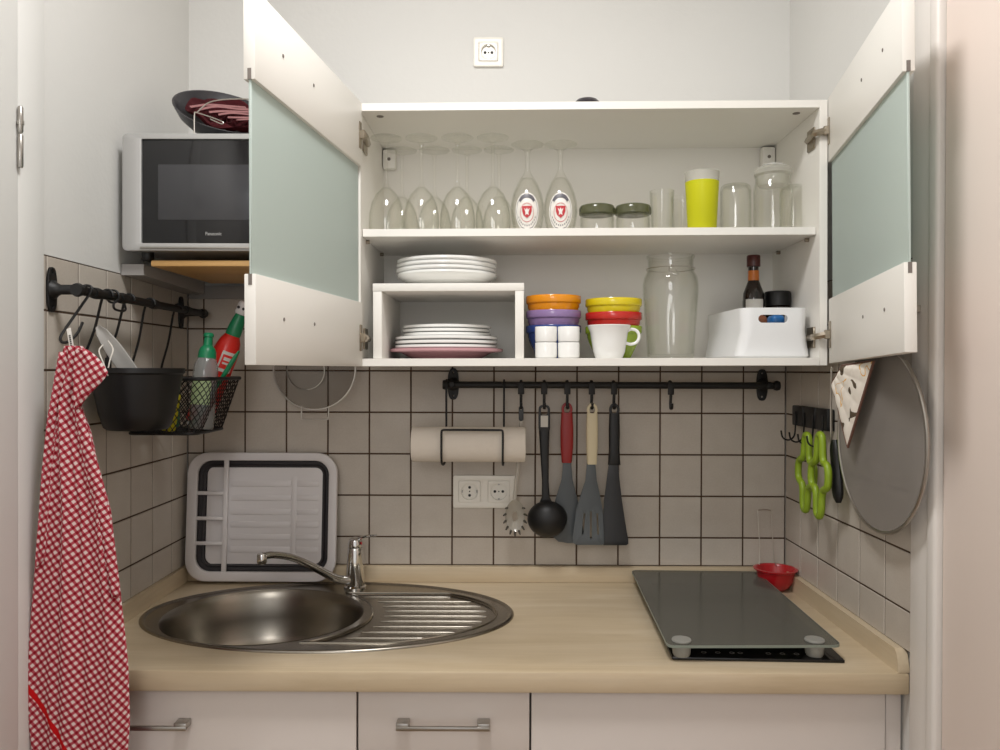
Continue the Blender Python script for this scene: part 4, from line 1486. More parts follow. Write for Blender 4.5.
# ------------------------------------------------------------------ paper roll and its holder
QY = -0.112
r0, r1 = at(412.3, 445, Y=QY), at(525.3, 444, Y=QY)
rr = 17.2 * 1.85 / CF
zc = at(470, 444.3, Y=QY).z
hd = thing('roll_holder', 'black wire paper roll holder hooked over the rail', 'holder', (0, 0, 0))
hx0, hx1 = at(446.3, 400, Y=RY_ - .01).x, at(504, 400, Y=RY_ - .01).x
hf0, hf1 = at(441.5, 440, Y=QY - rr - .004).x, at(502.8, 440, Y=QY - rr - .004).x
zb_r, zt_r = at(470, 461, Y=QY - rr).z, at(470, 429.8, Y=QY - rr).z
b = bmn()
w_ = .0026
for x in (hx0, hx1):
    arc = [(x, RY_ + .0112 * math.cos(a), RZ_ + .0112 * math.sin(a)) for a in [math.radians(-50 + 230 * k / 10) for k in range(11)]]
    xx = hf0 if x == hx0 else hf1
    tail = [(x, RY_ - .0115, RZ_ - .03), (x, RY_ - .006, zc + rr * .9), (x, QY + rr + .005, zc), (x + (xx - x) * .4, QY + rr * .6, zc - rr - .0035), (xx, QY - rr * .5, zc - rr - .0035), (xx, QY - rr - .005, zb_r + .006), (xx, QY - rr - .006, (zb_r + zt_r) / 2)]
    tube(b, arc + smoothpath(tail, 6), w_, 8)
fy_ = QY - rr - .006
zm = (zb_r + zt_r) / 2
tube(b, smoothpath([(hf0, fy_, zm), (hf0, fy_, zt_r - .008), (hf0 + .002, fy_, zt_r - .001), (hf0 + .010, fy_, zt_r)], 5) + smoothpath([(hf1 - .010, fy_, zt_r), (hf1 - .002, fy_, zt_r - .001), (hf1, fy_, zt_r - .008), (hf1, fy_, zm)], 5), w_, 8)
obj('wire_frame', b, 'blackiron', hd)
pr_ = thing('paper_roll', 'white kitchen paper roll lying in the wire holder', 'paper roll', ((r0.x + r1.x) / 2, QY, zc))
L_ = (r1.x - r0.x) / 2
b = bmn(); lathe(b, [(.020, -L_), (rr - .002, -L_), (rr, -L_ + .001), (rr, L_ - .001), (rr - .002, L_), (.020, L_), (.020, -L_)], 48, RY(PI / 2))
sh_ = obj('sheets', b, 'paper', pr_)
b = bmn(); lathe(b, [(.0185, -L_ + .001), (.0198, -L_ + .001), (.0198, L_ - .001), (.0185, L_ - .001), (.0185, -L_ + .001)], 32, RY(PI / 2)); obj('core', b, 'card', pr_)

# ------------------------------------------------------------------ sieve behind the cabinet's lower edge
SY = -0.045
sc_ = at(314.5, 368.5, Y=SY)
sR = 41 * (SY - CAM.y) / CF
sv = thing('sieve', 'round steel wire sieve hanging half hidden under the cabinet', 'sieve', WALLF((sc_.x, SY, sc_.z)))
b = bmn(); tube(b, [(sR * math.cos(a), sR * math.sin(a), 0) for a in [2 * PI * k / 64 for k in range(64)]], .0024, 8, closed=True)
o = obj('rim', b, 'wire', sv)
b = bmn()
lathe(b, [(sR - .001, 0.0), (sR * .93, -.012), (sR * .80, -.024), (sR * .55, -.033), (sR * .25, -.0375), (0, -.038), (0, -.0374), (sR * .25, -.0369), (sR * .55, -.0324), (sR * .80, -.0234), (sR * .925, -.0115), (sR - .002, 0.0), (sR - .001, 0)], 48); obj('gauze', b, 'sievemesh', sv)
c2 = at(305.8, 371, Y=-0.012)
b = bmn(); tube(b, [(c2.x - sc_.x + .0455 * math.cos(a), c2.z - sc_.z + .0455 * math.sin(a), -.033 + .0) for a in [2 * PI * k / 48 for k in range(48)]], .0016, 8, closed=True)
obj('support_ring', b, 'wire', sv)
b = bmn()
e0, e1 = at(302, 408, Y=SY).x - sc_.x, at(329, 408, Y=SY).x - sc_.x
yb = at(315, 419.3, Y=SY).z - sc_.z
tube(b, smoothpath([(e0, -sR + .008, 0), (e0, -sR - .004, .004), (e0 + .001, yb + .004, .006), (e0 + .006, yb, .006), (e1 - .006, yb, .006), (e1 - .001, yb + .004, .006), (e1, -sR - .004, .004), (e1, -sR + .008, 0)], 4), .0016, 8)
obj('rest_ear', b, 'wire', sv)
b = bmn()
tube(b, smoothpath([(-.012, sR, 0), (-.012, sR + .06, .004), (-.010, sR + .10, .004), (0, sR + .106, .004), (.010, sR + .10, .004), (.012, sR + .06, .004), (.012, sR, 0)], 5), .002, 8)
obj('handle', b, 'wire', sv)

# ================================================================== FOLDED DISH RACK LEANING ON THE WALL
YB_ = -0.046
cbm = at(262, 583, Y=YB_)
tl, tr_, bl_ = at(186, 453, Y=-0.022), at(338.5, 453, Y=-0.022), at(184.5, 575, Y=YB_)
wK = (tr_.x - tl.x) * .978
zK0 = ZT + .0075
hK3 = math.hypot(at(262, 452.5, Y=-0.022).z - zK0, YB_ + .022)
tilt = math.atan2(-YB_ - .022, at(262, 452.5, Y=-0.022).z - zK0)
ya_ = Vector((0, math.sin(tilt), math.cos(tilt)))
za_ = Vector((0, -math.cos(tilt), math.sin(tilt)))
KT = frame(((tl.x + tr_.x) / 2 + .0035, YB_, zK0), (1, 0, 0), ya_, za_)
dk = thing('dish_rack', 'white folded dish rack leaning on the tiles behind the sink', 'dish rack', KT)
k = wK / (553 - 80)          # metres per pixel of the enlarged view
X = lambda x: (x - 316.5) * k
ky = hK3 / (697 - 288)
Yk = lambda y: (697 - y) * ky
def rr4(x0, x1, y0, y1, r, n=8):
    return rrect(X(x1) - X(x0), Yk(y0) - Yk(y1), r, n, (X(x0) + X(x1)) / 2, (Yk(y0) + Yk(y1)) / 2)
b = bmn()
plate(b, rr4(80, 553, 288, 697, .050), .012, [rr4(112, 526, 314, 666, .034)], TR(0, 0, -.004), .0035)
plate(b, rr4(84, 549, 292, 693, .047), .010, [rr4(90, 543, 298, 687, .043)], TR(0, 0, -.014))
obj('rim', b, 'rackwhite', dk)
b = bmn()
lp = [[(x, y, z) for x, y in rr4(110 + d, 528 - d, 312 + d, 668 - d, max(.010, .036 - d * k))] for d, z in ((0, -.003), (4, -.008), (14, -.009), (18, -.004), (24, -.005), (28, -.012), (20, -.016), (0, -.012))]
lp.append(lp[0])
rings = [[b.verts.new(p) for p in l] for l in lp[:-1]]
nR = len(rings)
for i in range(nR):
    A_, B_ = rings[i], rings[(i + 1) % nR]
    for j in range(len(A_)):
        b.faces.new([A_[j], A_[(j + 1) % len(A_)], B_[(j + 1) % len(A_)], B_[j]])
obj('folding_wall', b, 'rubber', dk)
b = bmn()
plate(b, rr4(138, 505, 333, 645, .020), .008, (), TR(0, 0, -.014), .002)
for y in (388, 433, 478, 518, 558, 598):
    for x0, x1 in ((215, 405), (424, 494)):
        box(b, X(x0), Yk(y + 9), -.0062, X(x1), Yk(y - 9), -.0038, .001, 2)
box(b, X(406), Yk(630), -.0062, X(422), Yk(365), -.0050, .001, 2)
obj('base_tray', b, 'rackwhite', dk)
b = bmn()
box(b, X(194), Yk(690), -.001, X(209), Yk(300), .0062, .002, 2)
for y in (418, 498, 577):
    box(b, X(104), Yk(y + 6), .0, X(200), Yk(y - 6), .0055, .0018, 2)
obj('cutlery_divider', b, 'rackwhite', dk)

# ================================================================== MICROWAVE ON ITS BRACKET
MY = -0.368
m0, m1 = at(122.3, 133.3, Y=MY), at(122.3, 250.5, Y=MY)
MX0, MX1, MZ0, MZ1 = m0.x, m0.x + 0.436, m1.z, m0.z
mw = thing('microwave', 'silver microwave with black glass door on the upper left wall', 'microwave', (MX0, MY, MZ0))
wM, hM = MX1 - MX0, MZ1 - MZ0
b = bmn()
box(b, .004, .022, .004, wM - .004, -MY - .028, hM - .006, .006)
for k in range(8):
    box(b, .0032, .20, .06 + .012 * k, .0050, .28, .065 + .012 * k)
obj('body', b, 'silver', mw)
gx0, gy1, gy0 = at(141.2, 139, Y=MY).x - MX0, at(200, 138.8, Y=MY).z - MZ0, at(200, 243.2, Y=MY).z - MZ0
GX1 = wM - .104
b = bmn()
plate(b, rrect(wM, hM, .010, 5, wM / 2, hM / 2), .024, [rrect(GX1 - gx0, gy1 - gy0, .003, 3, (gx0 + GX1) / 2, (gy0 + gy1) / 2)], TR(0, .024, 0) @ RX(PI / 2), .003)
obj('front_frame', b, 'silver', mw)
b = bmn(); box(b, gx0 + .0006, .003, gy0 + .0006, GX1 - .0006, .018, gy1 - .0006, .0015); md_ = obj('door', b, 'blackgloss', mw)
v0, v1 = at(157.5, 164, Y=MY), at(157.5, 219.5, Y=MY)
b = bmn(); box(b, v0.x - MX0, .0022, v1.z - MZ0, GX1 - .035, .004, v0.z - MZ0, .0006); obj('window', b, 'window', md_)
lc = at(213, 233.6, Y=MY)
t = textmesh('Panasonic', .0098)
for v in t.verts:
    v.co.x *= 0.84
b = bmn(); merge(b, t, TR(lc.x - MX0, .0024, lc.z - MZ0) @ RX(PI / 2)); obj('logo', b, 'silver', md_, sharp=20)
b = bmn(); box(b, .036, -.0035, .0035, wM - .02, .002, .0075, .001); obj('lower_lip', b, 'steel', mw)
b = bmn(); box(b, GX1 + .010, -.001, gy0 + .006, wM - .012, .003, gy1 - .004, .001); cp = obj('control_panel', b, 'blackgloss', mw)
b = bmn()
for r_ in range(4):
    for c_ in range(3):
        box(b, GX1 + .020 + .024 * c_, -.0025, gy0 + .02 + .022 * r_, GX1 + .038 + .024 * c_, -.0008, gy0 + .034 + .022 * r_, .0005, 1)
obj('buttons', b, 'silver', cp)
for x, y in ((.035, .035), (wM - .035, .035), (.035, .29), (wM - .035, .29)):
    b = bmn(); lathe(b, [(0, -.016), (.010, -.016), (.012, -.013), (.012, .004), (0, .004)], 16, TR(x, y, 0)); obj('foot', b, 'blackplastic', mw)
# wooden board the microwave stands on
wd0 = at(151.5, 263.5, Y=-0.350)
zw1 = MZ0 - .0165
zw0 = zw1 - .0125
b = bmn()
plate(b, [(wd0.x - .002, -0.350), (-1.005, -0.356), (-1.005, -0.035), (wd0.x + .002, -0.035)], zw1 - zw0, (), TR(0, 0, zw0), .003)
tag(obj('shelf_board', b, 'board'), 'honey coloured wooden board between the microwave and its bracket', 'board')
br = thing('microwave_bracket', 'grey steel wall bracket carrying the microwave', 'bracket', (0, 0, 0))
ba0 = at(121, 263, Y=-0.338)
for x in (XL + .001, -1.075):
    b = bmn()
    loft(b, [[(x + dx, y, zw0 + (.006 if x < -1.2 else -.0008) - dz) for dx, dz in ((0, 0), (.045, 0), (.045, h__), (0, h__))] for y, h__ in ((-.338, .022), (-.012, .030))])
    obj('arm', b, 'greysteel', br)
b = bmn(); box(b, XL + .006, -.011, zw0 - .034, -1.03, -.0006, zw0 - .002, .001); obj('wall_plate', b, 'greysteel', br)

# things lying on top of the microwave
zt = MZ1 - .0045
bo_ = at(224, 115, Y=-0.235)
T = TR(bo_.x, -0.235, zt + .078) @ RY(math.radians(22)) @ RX(math.radians(33))
b = bmn()
R_ = .104
lathe(b, [(0, -.036), (.045, -.036), (.068, -.028), (.090, -.010), (R_, .012), (R_ + .001, .0145), (R_ - .003, .0145), (.087, -.008), (.066, -.025), (.044, -.032), (0, -.032)], 48)
wp_ = tag(obj('shallow_bowl', b, 'darkpan', None, T), 'anthracite shallow bowl tilted on top of the microwave', 'bowl')
random.seed(3)
b = bmn()
t = bmn()
nA, nB = 26, 40
gr = [[None] * nB for _ in range(nA)]
for i in range(nA):
    for j in range(nB):
        r = .086 * (i + .3) / nA
        a = 2 * PI * j / nB
        h = -.020 + .030 * (i / nA) ** 2 + .010 * math.sin(r * 150 + 2.1 * math.sin(a * 2)) * math.cos(a * 3 + r * 60) + .012 * (1 - (i / nA) ** 2)
        gr[i][j] = t.verts.new((r * math.cos(a), r * math.sin(a), h))
for i in range(nA - 1):
    for j in range(nB):
        t.faces.new([gr[i][j], gr[i][(j + 1) % nB], gr[i + 1][(j + 1) % nB], gr[i + 1][j]])
t.faces.new([gr[0][j] for j in range(nB)])
bmesh.ops.solidify(t, geom=t.faces[:], thickness=.002)
cloth_ = tag(obj('crumpled_cloth', t, 'maroon', None, T @ TR(.008, -.004, .006)), 'maroon crumpled cloth lying in the tilted bowl', 'cloth')
b.free()
b = bmn()
for k_ in range(6):
    a = -1.2 + .42 * k_
    pts = [(-.05 + .018 * k_, -.055 + .006 * k_, .0165), (-.03 + .018 * k_, -.02, .021 + .003 * (k_ % 2)), (.0 + .016 * k_, .02, .020), (.02 + .012 * k_, .05, .018)]
    tube(b, smoothpath([(min(max(x, -.07), .07), y, z) for x, y, z in pts], 5), .0042, 6, flat=.4)
obj('rose_stripes', b, 'maroon2', cloth_, TR(-.006, .002, -.004))
b = bmn()
w0 = at(194.5, 131, Y=-0.350)
w1 = at(195.5, 112, Y=-0.350)
tube(b, smoothpath([(w0.x, -.350, zt + .001), (w0.x, -.350, w1.z - .004), (w1.x + .004, -.350, w1.z), (w1.x + .03, -.350, w1.z + .020), (w1.x + .08, -.350, w1.z + .026), (w1.x + .13, -.350, w1.z + .022), (w1.x + .158, -.350, w1.z), (w1.x + .160, -.350, zt + .001)], 6), .0013, 6)
tube(b, smoothpath([(w1.x + .002, -.350, w1.z - .001), (w1.x + .03, -.351, w1.z - .010), (w1.x + .055, -.352, w1.z - .020), (w1.x + .052, -.352, w1.z - .024), (w1.x + .03, -.351, w1.z - .014)], 5), .0011, 6)
tag(obj('wire_stand', b, 'wire'), 'thin bent wire stand in front of the bowl on the microwave', 'stand')

# ================================================================== RAIL ON THE LEFT WALL
LX, LZ = XL + 0.050, 1.5485
y_f, y_b = -0.587, -0.045
lr = thing('side_rail', 'black iron rail on the left wall above the hanging towel', 'rail', (0, 0, 0))
b = bmn(); tube(b, [(LX, y_f - .004, LZ), (LX, y_b + .010, LZ)], .0080, 16)
for y in (y_f + .055, y_f + .15, -.30, -.13):
    lathe(b, [(0, -.012), (.0095, -.012), (.0105, 0), (.0095, .012), (0, .012)], 16, TR(LX, y, LZ) @ RX(PI / 2))
for y in (y_f - .006, y_b + .014):
    lathe(b, [(0, -.006), (.0105, -.006), (.012, 0), (.0105, .006), (0, .006)], 18, TR(LX, y, LZ) @ RX(PI / 2))
obj('bar', b, 'blackiron', lr)
for y in (y_f, y_b):
    b = bmn(); rail_plate(b, LEFTF((XL + .0004, y, LZ + .001))); obj('bracket', b, 'blackiron', lr)


def over_bar(y, r=.0105):
    """wire points over the left rail at y, from the room side to the wall side"""
    return [(LX + r * math.cos(a), y, LZ + r * math.sin(a)) for a in [math.radians(-10 + 215 * k / 10) for k in range(11)]]


# hook the towel hangs on
hk_y = -0.566
b = bmn()
pts = [(LX + r_[0] - LX, y, z) for r_ in ()  for y, z in ()] + [(2 * LX - x, y, z) for x, y, z in over_bar(hk_y)][::1]
tw = at(74, 348, Y=-0.645)
tube(b, smoothpath(pts[:1] + pts[2::3] + [(LX - .006, hk_y - .010, LZ - .030), (LX - .022, hk_y - .035, LZ - .075), (LX - .018, hk_y - .045, LZ - .088), (LX - .004, hk_y - .050, LZ - .089), (LX + .006, hk_y - .040, LZ - .075), (LX + .010, hk_y - .030, LZ - .055)], 4), .0024, 8)
tag(obj('rail_hook', b, 'blackiron'), 'black hook on the left rail carrying the red towel', 'hook')
# wire clip that hangs on the rail
b = bmn()
cy_ = -0.462
tube(b, [(LX + .0012 + .0115 * math.cos(a), cy_ - .012, LZ + .0115 * math.sin(a)) for a in [2 * PI * k / 20 for k in range(20)]], .0022, 8, closed=True)
tube(b, smoothpath([(LX + .011, cy_ - .012, LZ - .006), (LX + .012, cy_ - .030, LZ - .014), (LX + .012, cy_ - .028, LZ - .024), (LX + .012, cy_, LZ - .026), (LX + .012, cy_ + .014, LZ - .022), (LX + .012, cy_ + .010, LZ - .012)], 5), .0022, 8)
tag(obj('wire_clip', b, 'blackiron'), 'small black wire clip on the left rail above the black caddy', 'clip')


def hanger(parent, y, X_end, z_end):
    b = bmn()
    pts = over_bar(y)
    tube(b, pts + smoothpath([(LX - .013, y, LZ - .018), ((LX + X_end) / 2 - .004, y, (LZ + z_end) / 2), (X_end, y, z_end + .02), (X_end, y, z_end - .006)], 4), .0024, 8)
    box(b, X_end - .004, y - .006, z_end - .006, X_end + .004, y + .006, z_end + .016, .0015)
    obj('hanger', b, 'blackiron', parent)


# black caddy
PC = (XL + .088, -0.456)
zp1, zp0 = 1.4165, 1.302
cd = thing('utensil_caddy', 'black plastic caddy hanging from the left rail beside the towel', 'caddy', (0, 0, 0))
b = bmn()
lathe(b, [(0, zp0), (.052, zp0), (.058, zp0 + .005), (.066, zp0 + .030), (.0765, zp1 - .030), (.080, zp1 - .012), (.0835, zp1 - .009), (.0835, zp1), (.080, zp1), (.077, zp1 - .012), (.056, zp0 + .010), (0, zp0 + .006)], 56, TR(PC[0], PC[1], 0))
obj('body', b, 'blackplastic', cd)
for y in (-0.492, -0.408):
    hanger(cd, y, XL + .0095, zp1 + .004)
# pale scoop with cord in the caddy
sx0, sx1 = at(98, 326, Y=-0.49), at(131, 372, Y=-0.455)
sp = thing('plastic_scoop', 'pale grey plastic scoop leaning out of the black caddy', 'scoop', (0, 0, 0))
d_ = (sx1 - sx0)
low = sx1 + d_ * 0.6
b = bmn()
ax = d_.normalized()
sd = Vector((0.75, 0.1, 0.65)); sd = (sd - ax * sd.dot(ax)).normalized()
nn = ax.cross(sd)
lo = []
for i in range(15):
    t_ = i / 14
    c_ = sx0 + (low - sx0) * t_
    w = .006 + .0095 * min(1, (t_ / .30)) ** .6 - .004 * max(0, t_ - .5)
    if i == 0: w = .004
    lp = []
    for k_ in range(16):
        a = 2 * PI * k_ / 16
        lp.append(c_ + sd * (w * math.cos(a)) + nn * (w * .45 * math.sin(a) + .006 * math.cos(a) ** 2))
    lo.append(lp)
loft(b, lo)
obj('blade', b, 'silicone', sp)
b = bmn()
q = [at(103, 345, Y=-0.50), at(99, 351, Y=-0.52), at(103, 362, Y=-0.53), at(107, 371, Y=-0.535), at(110, 360, Y=-0.53), at(113, 349, Y=-0.52), at(108, 341, Y=-0.50)]
tube(b, smoothpath(q, 4), .0013, 6); 
q = [at(107, 371, Y=-0.535), at(108, 376, Y=-0.535)]
tube(b, q, [.0022, .001], 6)
obj('cord_loop', b, 'string', sp)

# black wire basket
BX0, BX1, BY0, BY1, BZ0, BZ1 = XL + .010, -1.276, -0.360, -0.152, 1.284, 1.395
wbk = thing('wire_basket', 'black wire mesh basket hanging from the left rail beside the caddy', 'basket', (0, 0, 0))
rim_l = [(x, y, BZ1) for x, y in rrect(BX1 - BX0, BY1 - BY0, .028, 8, (BX0 + BX1) / 2, (BY0 + BY1) / 2)]
bot_l = [(x, y, BZ0) for x, y in rrect(BX1 - BX0 - .036, BY1 - BY0 - .040, .022, 8, (BX0 + BX1) / 2 - .016, (BY0 + BY1) / 2)]
b = bmn(); tube(b, rim_l, .0042, 8, closed=True); obj('rim', b, 'blackiron', wbk)
b = bmn(); tube(b, bot_l, .0034, 8, closed=True)
bx0, bx1 = BX0 + .002, BX1 - .034
for k_ in range(1, 9):
    y = BY0 + .022 + (BY1 - BY0 - .044) * k_ / 9
    tube(b, [(bx0 + .001, y, BZ0), (bx1 - .001, y, BZ0)], .0012, 5)
for k_ in range(1, 7):
    x = bx0 + (bx1 - bx0) * k_ / 7
    tube(b, [(x, BY0 + .021, BZ0), (x, BY1 - .021, BZ0)], .0012, 5)
obj('base', b, 'blackiron', wbk)
b = bmn()
nS = len(rim_l)


def side_pt(s, t_):
    s = s % 1.0
    f = s * nS
    i = int(f) % nS
    g_ = f - int(f)
    lo_ = Vector(bot_l[i]).lerp(Vector(bot_l[(i + 1) % nS]), g_)
    hi_ = Vector(rim_l[i]).lerp(Vector(rim_l[(i + 1) % nS]), g_)
    return lo_.lerp(hi_, t_)


# reparametrise the loop by length so that the diamonds are even
acc = [0]
for i in range(nS):
    acc.append(acc[-1] + (Vector(rim_l[(i + 1) % nS]) - Vector(rim_l[i])).length)


def s_of(l):
    l = (l % 1.0) * acc[-1]
    for i in range(nS):
        if acc[i] <= l <= acc[i + 1]:
            return (i + (l - acc[i]) / max(1e-9, acc[i + 1] - acc[i])) / nS
    return 0


nW = 52
for k_ in range(nW):
    for sg in (-1, 1):
        tube(b, [side_pt(s_of(k_ / nW + sg * .13 * j / 8), j / 8) for j in range(9)], .00105, 4)
obj('mesh', b, 'blackiron', wbk, sharp=70)
for y in (-0.318, -0.176):
    hanger(wbk, y, XL + .0125, BZ1 + .004)


def leaning(name, label, cat, base, top):
    """thing whose local z runs from base to top"""
    z_ = (top - base).normalized()
    x_ = Vector((1, 0, 0)); x_ = (x_ - z_ * x_.dot(z_)).normalized()
    return thing(name, label, cat, frame(base, x_, z_.cross(x_), z_)), (top - base).length


# bottles, sponges and brush in the basket
bt0, Lb = leaning('dish_soap_bottle', 'clear bottle with green cap standing in the wire basket', 'bottle', Vector((at(201, 420, Y=-.285).x, -.285, BZ0 + .006)), at(209, 333, Y=-0.272))
b = bmn(); lathe(b, [(0, 0), (.022, 0), (.025, .004), (.0255, Lb * .55), (.024, Lb * .66), (.018, Lb * .74), (.011, Lb * .79), (.010, Lb * .80), (0, Lb * .80)], 28); obj('body', b, 'tealdark', bt0)
b = bmn(); lathe(b, [(0, Lb * .74), (.0185, Lb * .735), (.0178, Lb * .80), (.0150, Lb * .84), (.0095, Lb * .87), (.0085, Lb * .955), (.0105, Lb * .96), (.0105, Lb * .985), (.008, Lb), (0, Lb)], 24); obj('cap', b, 'capgreen', bt0)
b = bmn()
for k_ in range(10):
    a0_, a1_ = math.radians(-140 + 10 * k_), math.radians(-130 + 10 * k_)
    b.faces.new([b.verts.new((.0260 * math.cos(a), .0260 * math.sin(a), z)) for a, z in ((a0_, Lb * .25), (a1_, Lb * .25), (a1_, Lb * .52), (a0_, Lb * .52))])
bmesh.ops.remove_doubles(b, verts=b.verts[:], dist=1e-5)
bmesh.ops.solidify(b, geom=b.faces[:], thickness=.0003)
lb_ = obj('label', b, 'palelabel', bt0)
rb0, Lr = leaning('cleaner_bottle', 'red bottle with green neck leaning out of the wire basket', 'bottle', Vector((-1.358, -.203, BZ0 + .015)), at(246, 302, Y=-0.203))
b = bmn(); lathe(b, [(0, 0), (.025, 0), (.0275, .004), (.028, Lr * .50), (.0275, Lr * .60), (.022, Lr * .68), (.0145, Lr * .73), (0, Lr * .735)], 28); obj('body', b, 'bottlered', rb0)
b = bmn(); lathe(b, [(0, Lr * .715), (.0155, Lr * .715), (.0165, Lr * .74), (.0155, Lr * .80), (.0125, Lr * .87), (.0105, Lr * .90), (0, Lr * .90)], 24); obj('neck', b, 'capgreen', rb0)
b = bmn(); lathe(b, [(0, Lr * .895), (.0135, Lr * .895), (.0148, Lr * .91), (.0138, Lr * .985), (.0105, Lr), (0, Lr)], 24)
nz = obj('nozzle', b, 'rackwhite', rb0)
b = bmn()
for x in (-.0058, .0058):
    lathe(b, [(0, 0), (.0032, 0), (.0032, .0009), (0, .0006)], 12, TR(x, -.0148, Lr * .945) @ RX(PI / 2))
obj('nozzle_slot', b, 'ink', nz)


def wrap(b, a0d, a1d, r, z0, z1, n=8):
    for k_ in range(n):
        a0_, a1_ = math.radians(a0d + (a1d - a0d) * k_ / n), math.radians(a0d + (a1d - a0d) * (k_ + 1) / n)
        b.faces.new([b.verts.new((r * math.cos(a), r * math.sin(a), z)) for a, z in ((a0_, z0), (a1_, z0), (a1_, z1), (a0_, z1))])
    bmesh.ops.remove_doubles(b, verts=b.verts[:], dist=1e-5)
    bmesh.ops.solidify(b, geom=b.faces[:], thickness=.0003)


b = bmn(); wrap(b, -85, -20, .0286, Lr * .44, Lr * .60); lbl = obj('label', b, 'label', rb0)
b = bmn(); wrap(b, -78, -28, .0289, Lr * .465, Lr * .575); o = obj('label_print', b, 'bottlered', lbl)
b = bmn(); wrap(b, -70, -36, .0292, Lr * .50, Lr * .515)
t_b = bmn(); wrap(t_b, -70, -36, .0292, Lr * .53, Lr * .555); merge(b, t_b)
obj('lettering', b, 'label', lbl)
g0, g1 = Vector((-1.352, -.246, BZ0 + .012)), at(239, 351, Y=-0.246)
gb, Lg = leaning('dish_brush', 'green plastic brush handle leaning in front of the red bottle', 'brush', g0, g1)
b = bmn()
pth = [(0, 0, Lg * k_ / 10) for k_ in range(11)]
tube(b, pth, [.008, .008, .006, .0055, .0055, .006, .0065, .007, .0072, .0065, .003], 12, flat=.7)
obj('handle', b, 'capgreen', gb)
b = bmn()
for k_ in range(12):
    a = 2 * PI * k_ / 12
    tube(b, [(.006 * math.cos(a), .006 * math.sin(a), .006), (.012 * math.cos(a), .012 * math.sin(a), -.002)], .002, 5)
obj('bristle_head', b, 'rackwhite', gb)
b = bmn(); box(b, -.028, -.009, -.040, .028, .009, .040, .006, 3)
tag(obj('yellow_sponge', b, 'sponge', None, TR(-1.380, -.326, BZ0 + .046) @ RY(.15)), 'yellow sponge standing at the front end of the wire basket', 'sponge')
b = bmn(); box(b, -.026, -.010, -.034, .026, .010, .034, .005, 3)
tag(obj('scouring_pad', b, 'scourer', None, TR(-1.405, -.255, BZ0 + .042) @ RZ(.2)), 'dark green scouring pad low in the wire basket', 'scourer')

# ================================================================== GINGHAM TOWEL
TY = -0.645
rows = [(346, 67, 82), (354, 64, 88), (364, 62, 92), (380, 58, 88), (402, 54, 80), (418, 50, 86), (432, 48, 91), (460, 45, 97), (485, 43, 104), (510, 41, 111), (545, 38, 115), (596, 33.5, 121), (640, 30, 126), (666, 28.5, 128.5), (700, 28.5, 129.5), (722, 29.5, 130), (752, 33, 128), (790, 42, 124), (830, 58, 114)]
twl = thing('towel', 'red and white gingham tea towel hanging from the left rail', 'towel', (0, 0, 0))


def cloth_surface(name, rows, parent, y0, bulge, folds, n=72, sub=4, mat='cloth', seed=0, thick=True):
    R2 = []
    for i in range(len(rows) - 1):
        for k_ in range(sub):
            t_ = k_ / sub
            R2.append(tuple(a + (c - a) * t_ for a, c in zip(rows[i], rows[i + 1])))
    R2.append(rows[-1])
    b = bmn()
    uvl = b.loops.layers.uv.new('UVMap')
    rings, uvs = [], {}
    for i, (v, uL, uR) in enumerate(R2):
        pl, pr2 = at(uL, v, Y=y0), at(uR, v, Y=y0)
        t_ = i / (len(R2) - 1)
        ring = []
        for j in range(2 * n):
            front = j < n
            s = j / (n - 1) if front else (2 * n - 1 - j) / (n - 1)
            x = pl.x + (pr2.x - pl.x) * s
            fold = sum(a * math.sin(2 * PI * (f * s + ph + dr_t * t_)) for a, f, ph, dr_t in folds) * min(1, .25 + t_ * 1.4)
            edge = (max(0, 1 - (2 * s - 1) ** 4)) ** .5
            y = y0 - (bulge * edge * (1 if front else -0.7)) - fold * edge
            vtx = b.verts.new((x, y, pl.z + (pr2.z - pl.z) * s))
            # cloth coordinates: arc length grows inside the folds
            ring.append(vtx)
        xm = (pl.x + pr2.x) / 2 + seed
        for half in (ring[:n], ring[n:][::-1]):
            ac = [0]
            for p_, q_ in zip(half, half[1:]):
                ac.append(ac[-1] + (Vector((p_.co.x, p_.co.y)) - Vector((q_.co.x, q_.co.y))).length)
            for vtx, l_ in zip(half, ac):
                uvs[vtx] = (xm + l_ - ac[n // 2], vtx.co.z + .004 * math.sin(40 * (l_ - ac[n // 2])) * t_)
        rings.append(ring)
    m_ = 2 * n
    for A_, B_ in zip(rings, rings[1:]):
        for j in range(m_):
            b.faces.new([A_[j], A_[(j + 1) % m_], B_[(j + 1) % m_], B_[j]])
    b.faces.new(rings[0]); b.faces.new(rings[-1])
    for f in b.faces:
        for l in f.loops:
            l[uvl].uv = uvs[l.vert]
    return obj(name, b, mat, parent, sharp=180)


cloth_surface('cloth', rows, twl, TY, .016, [(.0040, 2.2, .1, .3), (.0022, 4.6, .3, -.2), (.0012, 8.3, .6, .5)])
cloth_surface('corner_fold', [(349, 76, 86), (354, 75, 94), (360, 74, 100), (366, 73.5, 104.5), (372, 73, 108), (378, 73, 105), (384, 73.5, 100), (392, 74, 92), (400, 74, 85), (408, 75, 79)], twl, TY - .020, .006, [(.0018, 1.6, .2, .2)], n=40, seed=.37)
cloth_surface('side_fold', [(352, 60, 68), (380, 55, 63), (420, 48, 57), (470, 43, 52), (520, 39.5, 48), (558, 36.5, 44), (566, 37, 40)], twl, TY - .012, .007, [(.0012, 1.2, .1, .2)], n=30, seed=.7)
cloth_surface('hem_edge', [(402, 74, 80), (420, 77, 85.5), (450, 82, 93.5), (485, 89, 104), (530, 100, 113), (580, 109, 119), (596, 112, 121)], twl, TY - .013, .006, [(.0010, 1.4, .3, .4)], n=30, seed=.2)
b = bmn()
l0, l1 = at(67, 328, Y=-0.640), at(76, 352, Y=-0.645)
